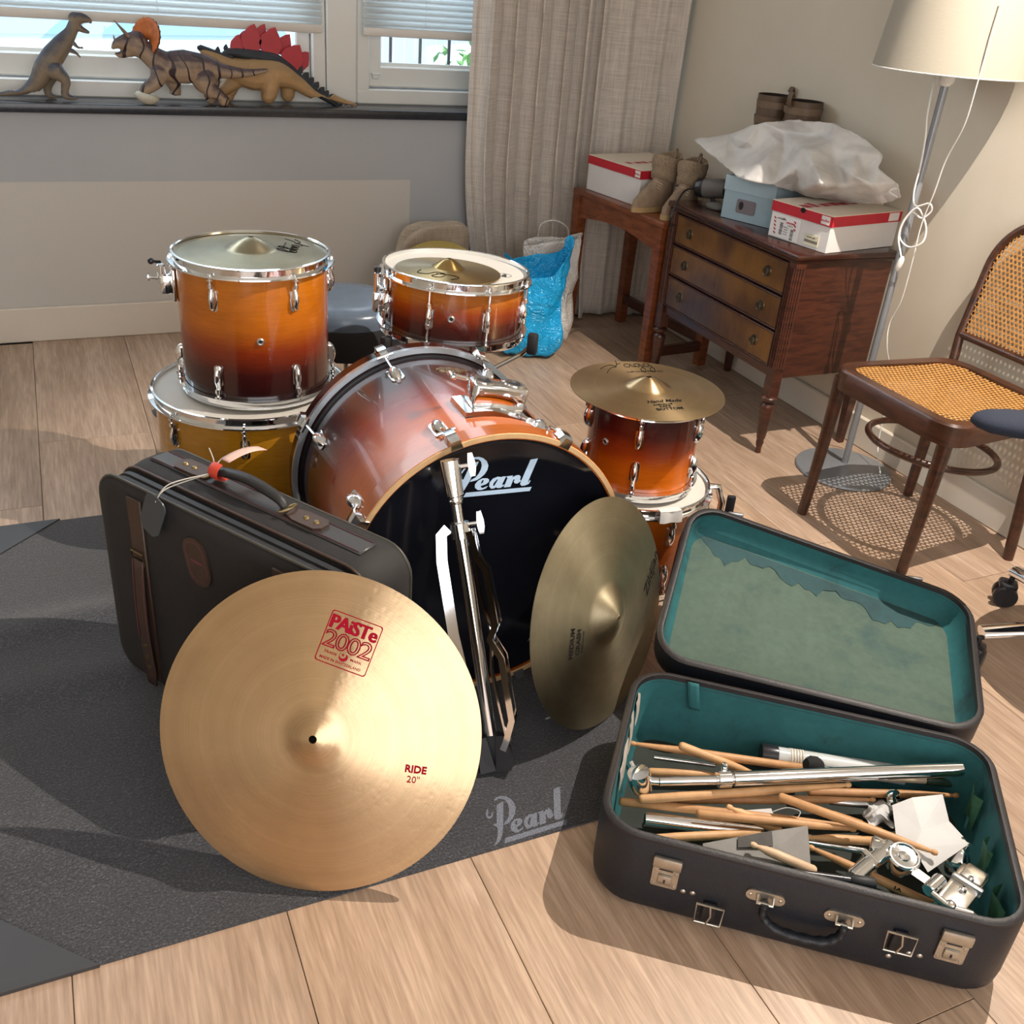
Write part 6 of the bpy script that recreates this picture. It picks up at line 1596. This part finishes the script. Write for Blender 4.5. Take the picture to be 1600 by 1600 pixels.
for i in range(9):
    v = i/8; ring_ = []
    for k_ in range(36):
        a = 2*PI*k_/36; c_, s_ = math.cos(a), math.sin(a)
        ww, dd = .172*(1-.08*v), .085*(1-.45*v)
        z = .004+(.425+.035*math.sin(2.2*c_+1)-.05*max(0, -c_)**2)*v
        ring_.append((ww*math.copysign(abs(c_)**.6, c_)+.012*math.sin(6*v+3*a), dd*math.copysign(abs(s_)**.7, s_)+.03*v, z))
    rings.append(ring_)
b = MB(); b.loft(rings); o = b.part('cloth', CANV, t, 70); crumple(o, .14, .03, 'canvas_folds')
cb = onz(700, 402, .40)
cymbal('cymbal', 'brass cymbal standing in front of the canvas bag behind the snare', T(1.335, 3.515, .212) @ RZ(R(-12)) @ RX(R(74)), .205, bronze('bronze_old', '#8a7a48', .4, .3, .5), .018, .05, .02)
# ================================================================== toy dinosaurs on the sill
SILL = .8325
def dino_mat(name, belly, back, stripe=None, z0=0, z1=.12, sc_=60):
    k = N(name).set(Roughness=.55); v = k.coord(); s = k.n('ShaderNodeSeparateXYZ'); k.l(v, s.inputs[0])
    g = k.n('ShaderNodeNewGeometry'); sn = k.n('ShaderNodeSeparateXYZ'); k.l(g.outputs['Normal'], sn.inputs[0])
    n = k.noise(v, 35, 4)
    f = k.math('ADD', sn.outputs[2], k.math('MULTIPLY', k.math('SUBTRACT', n, .5), 1.1))
    c = k.ramp(k.math('MULTIPLY_ADD', f, .5, .5), [(.40, lin(belly)), (.78, lin(back))])
    if stripe:
        w = k.n('ShaderNodeTexWave', wave_type='BANDS', bands_direction='X'); w.inputs['Scale'].default_value = 6.5; w.inputs['Distortion'].default_value = 9; w.inputs['Detail'].default_value = 1; w.inputs['Detail Scale'].default_value = 1.2; k.l(v, w.inputs['Vector'])
        c = k.mix(k.ramp(w.outputs['Fac'], [(.93, (0, 0, 0)), (.97, (1, 1, 1))]), c, lin(stripe))
    k.color(c); k.bump(k.noise(v, 220, 3), .4, .002); return k.m
class Dino:
    def __init__(self, name, label, ox, oy, scale, Y, foot):
        self.ox, self.oy, self.sc, self.Y = ox, oy, scale, Y
        p = self.w(*foot); self.o = Vector((p.x, Y, SILL)); self.t = thing(name, label, 'toy dinosaur', self.o, group='toy dinosaurs on the window sill'); self.b = MB()
        self.pm = (self.w(foot[0]+100, foot[1])-self.w(*foot)).length/100     # metres per crop pixel
    def w(self, x, y, dy=0.0): return ony(self.ox+x/self.sc, self.oy+y/self.sc, self.Y+dy)
    def q(self, x, y, dy=0.0): return self.w(x, y, dy)-self.o
    def limb(self, pts, seg=14, flat=1.0):
        P_ = [(self.q(p[0], p[1], p[3] if len(p) > 3 else 0.0), p[2]*self.pm) for p in pts]
        path = []; rad = []
        for i in range(len(P_)-1):
            for k_ in range(5):
                t_ = k_/5; path.append(None); rad.append(P_[i][1]*(1-t_)+P_[i+1][1]*t_)
        path = bez([p for p, r in P_], 5); rad.append(P_[-1][1])
        self.b.tube(path, rad, seg, flat=flat); self.b.ball(rad[0], T(*path[0]), 12, 8); self.b.ball(rad[-1], T(*path[-1]), 12, 8)
    def body(self, m):
        # sit exactly on the stone
        zmin = min(v[2] for v in self.b.v); self.b.v = [(x, y, z-min(0, zmin)) if z < .02 else (x, y, z) for x, y, z in self.b.v]
        o = self.b.part('body', m, self.t, 80)
        r = o.modifiers.new('r', 'REMESH'); r.mode = 'VOXEL'; r.voxel_size = .0030; r.use_smooth_shade = True
        s = o.modifiers.new('s', 'SMOOTH'); s.iterations = 4; s.factor = .5
        return o
# tyrannosaur
d = Dino('toy_tyrannosaur', 'standing grey-brown toy tyrannosaur at the left end of the sill', 0, 0, 4.848, 3.935, (520, 770))
d.limb([(-90, 735, 7), (0, 735, 14), (100, 722, 26), (200, 690, 44), (280, 620, 62), (335, 520, 82), (405, 420, 86), (475, 330, 72), (535, 245, 48), (560, 180, 42), (575, 145, 44)])
d.limb([(565, 140, 48), (620, 138, 40), (665, 150, 26), (684, 164, 16)], flat=1.0)
d.limb([(565, 180, 42), (612, 218, 26), (668, 244, 14)])
d.limb([(420, 540, 70, -.02), (495, 605, 40, -.03), (492, 680, 30, -.03), (498, 745, 28, -.03), (560, 764, 16, -.035), (590, 768, 9, -.036)])
d.limb([(380, 580, 55, .02), (360, 660, 34, .03), (370, 735, 28, .03), (420, 752, 16, .03)])
d.limb([(560, 330, 18, -.03), (595, 362, 10, -.035), (628, 358, 6, -.035), (625, 378, 4, -.035)]); d.limb([(545, 385, 20, -.03), (580, 405, 12, -.04), (608, 435, 7, -.04)])
d.body(dino_mat('tyrannosaur_rubber', '#82735f', '#33343e'))
b = MB(); b.ball(.0032, T(*d.q(565, 128, -.016)), 10, 8); b.part('eye', BLACKPL, d.t)
b = MB()
for i in range(6): 
    p = d.q(612+12*i, 176-3*i*.6, -.007); b.lathe([(.0016, 0), (0, -.006)], 6, T(*p), caps=False)
b.part('teeth', WHITEPL, d.t)
# triceratops
d = Dino('toy_triceratops', 'striped brown toy triceratops with an orange frill, one foot on an egg', 0, 0, 2.7586, 3.904, (965, 465))
d.limb([(1150, 303, 8, -.02), (1060, 315, 17, -.016), (960, 306, 30, -.008), (880, 290, 52), (800, 288, 68), (720, 285, 62), (665, 250, 46), (620, 215, 40), (575, 195, 40)])
d.limb([(590, 180, 42), (540, 185, 34), (505, 190, 20), (487, 205, 8)]); d.limb([(560, 220, 24), (520, 236, 13), (500, 232, 6)])
d.limb([(690, 315, 40, -.022), (672, 352, 30, -.03), (632, 382, 24, -.032), (622, 392, 20, -.032)])
d.limb([(745, 345, 36, .02), (755, 385, 24, .028), (755, 408, 24, .028)])
d.limb([(880, 345, 52, -.018), (905, 385, 34, -.03), (955, 425, 26, -.03), (965, 452, 25, -.03)]); d.limb([(905, 350, 44, .005), (905, 410, 26, .010), (912, 445, 24, .010)])
d.body(dino_mat('triceratops_rubber', '#9c866f', '#463436', '#2c2024'))
nrm_ = Vector((-.72, -.62, .30)).normalized(); up_ = (Vector((.25, 0, 1))-nrm_*Vector((.25, 0, 1)).dot(nrm_)).normalized(); sd_ = nrm_.cross(up_)
cen = d.q(622, 178)
fan = []
for ri, rad in enumerate((.15, .5, .85, 1.0)):
    fan.append([cen+sd_*(.062*rad*math.cos(a))*(1+.03*math.cos(22*a)*rad)+up_*(.066*rad*math.sin(a)*(1+.03*math.cos(22*a)*rad)+.012*rad)-nrm_*(.016*(1-rad*rad)) for a in [R(-35+250*i/44) for i in range(45)]])
b = MB(); b.grid(lambda u, v: tuple(fan[round(u*3)][round(v*44)]), 3, 44)
o = b.part('frill', plain('frill_orange', '#b5622a', .55, var=.35, vscale=45), d.t, 60); o.modifiers.new('t', 'SOLIDIFY').thickness = .004
b = MB(); b.grid(lambda u, v: tuple(fan[round(u*3)][round(v*44)]-nrm_*.006), 3, 44); o = b.part('frill_back', plain('frill_brown', '#4f3a38', .6, var=.3, vscale=70), d.t, 60); o.modifiers.new('t', 'SOLIDIFY').thickness = .003
for dy in (-.016, .018):
    b = MB(); pth = bez([d.q(560, 165, dy), d.q(525, 125, dy*1.3), d.q(490, 86, dy*1.5)], 6); b.tube(pth, [.0085*(1-.9*i/(len(pth)-1)) for i in range(len(pth))], 10); b.part('horn', plain('horn_brown', '#7d6252', .5, var=.15), d.t)
b = MB(); pth = bez([d.q(503, 180), d.q(492, 165), d.q(489, 150)], 5); b.tube(pth, [.006*(1-.85*i/(len(pth)-1)) for i in range(len(pth))], 8); b.part('horn', plain('horn_grey', '#8f8a8a', .5), d.t)
b = MB(); b.ball(.003, T(*d.q(552, 178, -.021)), 10, 8); b.part('eye', BLACKPL, d.t)
eg = d.q(634, 418, -.03); ez = .026
b = MB(); b.lathe([(0, -.024), (.018, -.021), (.034, -.010), (.040, .0), (.036, .010), (.028, .014), (.020, .012), (.012, .004), (0, .002)], 28, T(eg.x, -.030, ez-.002) @ RY(R(12)) @ S(1.03, .72, .98), caps=False); b.part('egg', plain('egg_shell', '#b8b5a6', .5, var=.15, vscale=60), d.t, 60)
# stegosaur
d = Dino('toy_stegosaur', 'sand coloured toy stegosaur with red back plates at the right of the row', 0, 0, 2.7586, 3.960, (1160, 460))
d.limb([(1535, 480, 5), (1450, 455, 13), (1350, 405, 23), (1270, 350, 36), (1190, 318, 60), (1090, 318, 66), (1010, 300, 50), (950, 265, 32), (895, 232, 20), (868, 214, 12)])
d.limb([(1168, 340, 44, -.02), (1160, 410, 32, -.026), (1158, 446, 30, -.026)]); d.limb([(1240, 370, 34, .018), (1240, 420, 28, .024), (1240, 440, 28, .024)])
d.limb([(1010, 345, 38, .006), (965, 385, 24, .004), (940, 400, 20, .004)]); d.limb([(1005, 350, 34, .02), (985, 410, 26, .026), (985, 442, 26, .026)])
d.body(dino_mat('stegosaur_rubber', '#b08c60', '#8f7048'))
DARKB = plain('stego_dark', '#23262c', .6, var=.2)
b = MB(); pth = [(960, 222), (1000, 212), (1060, 222), (1120, 232), (1180, 246), (1240, 282), (1300, 335), (1370, 388), (1440, 432), (1500, 466)]
rd = [10, 20, 26, 28, 30, 26, 20, 15, 10, 6]
b.tube(bez([d.q(x, y+14) for x, y in pth], 5), [x for i in range(len(rd)-1) for x in [rd[i]*d.pm*(1-k_/5)+rd[i+1]*d.pm*k_/5 for k_ in range(5)]]+[rd[-1]*d.pm], 12); b.part('dark_back', DARKB, d.t, 60)
b = MB(); b.tube([d.q(1000, 255), d.q(950, 245), d.q(900, 222), d.q(862, 206), d.q(850, 206)], [.020, .016, .013, .011, .005], 12); b.part('dark_head', DARKB, d.t, 60)
def leafplate(px, py, w, h, tilt, dy, m, nm):
    w, h = w*1.12, h*1.2; c0_ = d.q(px, py, dy); ol = [(-.30*w, 0), (-.5*w, .35*h), (-.42*w, .62*h), (-.1*w, .9*h), (.12*w, h), (.30*w, .72*h), (.46*w, .4*h), (.32*w, 0)]
    n_ = len(ol); M2 = T(*c0_) @ RY(tilt) @ RX(PI/2)
    b = MB(); b.prism([(x*d.pm, y*d.pm) for x, y in ol], -.0018, .0018, M2); o = b.part(nm, m, d.t, 30); o.modifiers.new('bv', 'BEVEL').width = .001; return o
REDP = plain('plate_red', '#a81826', .4, var=.12, vscale=50)
for px, py, w, h, ti, dy in ((1022, 232, 52, 62, .05, -.008), (1042, 218, 46, 66, .15, .012), (1085, 222, 82, 88, .05, -.008), (1112, 210, 60, 84, .25, .012), (1165, 236, 92, 90, .12, -.008), (1212, 238, 66, 76, .35, .012), (1250, 290, 92, 82, .35, -.008), (1285, 292, 66, 66, .55, .012)):
    leafplate(px, py, w, h, ti, dy, REDP, 'back_plate')
for i, (px, py) in enumerate(((1285, 318), (1312, 342), (1335, 362), (1358, 380), (1382, 400), (1402, 414), (1424, 428), (1446, 440), (940, 232), (975, 222))):
    leafplate(px, py, 30-i*1.0 if i < 8 else 20, 30-i*1.3 if i < 8 else 24, .5 if i < 8 else 0, -.004+.008*(i % 2), DARKB, 'tail_plate')
for px, py, dx in ((1478, 462, 8), (1496, 468, 12), (1512, 474, 14)):
    b = MB(); a_ = d.q(px, py); c_ = d.q(px+dx, py-26); b.tube([a_, a_.lerp(c_, .5), c_], [.0035, .0025, .0006], 7); b.part('tail_spike', plain('spike_grey', '#8f9298', .5), d.t)
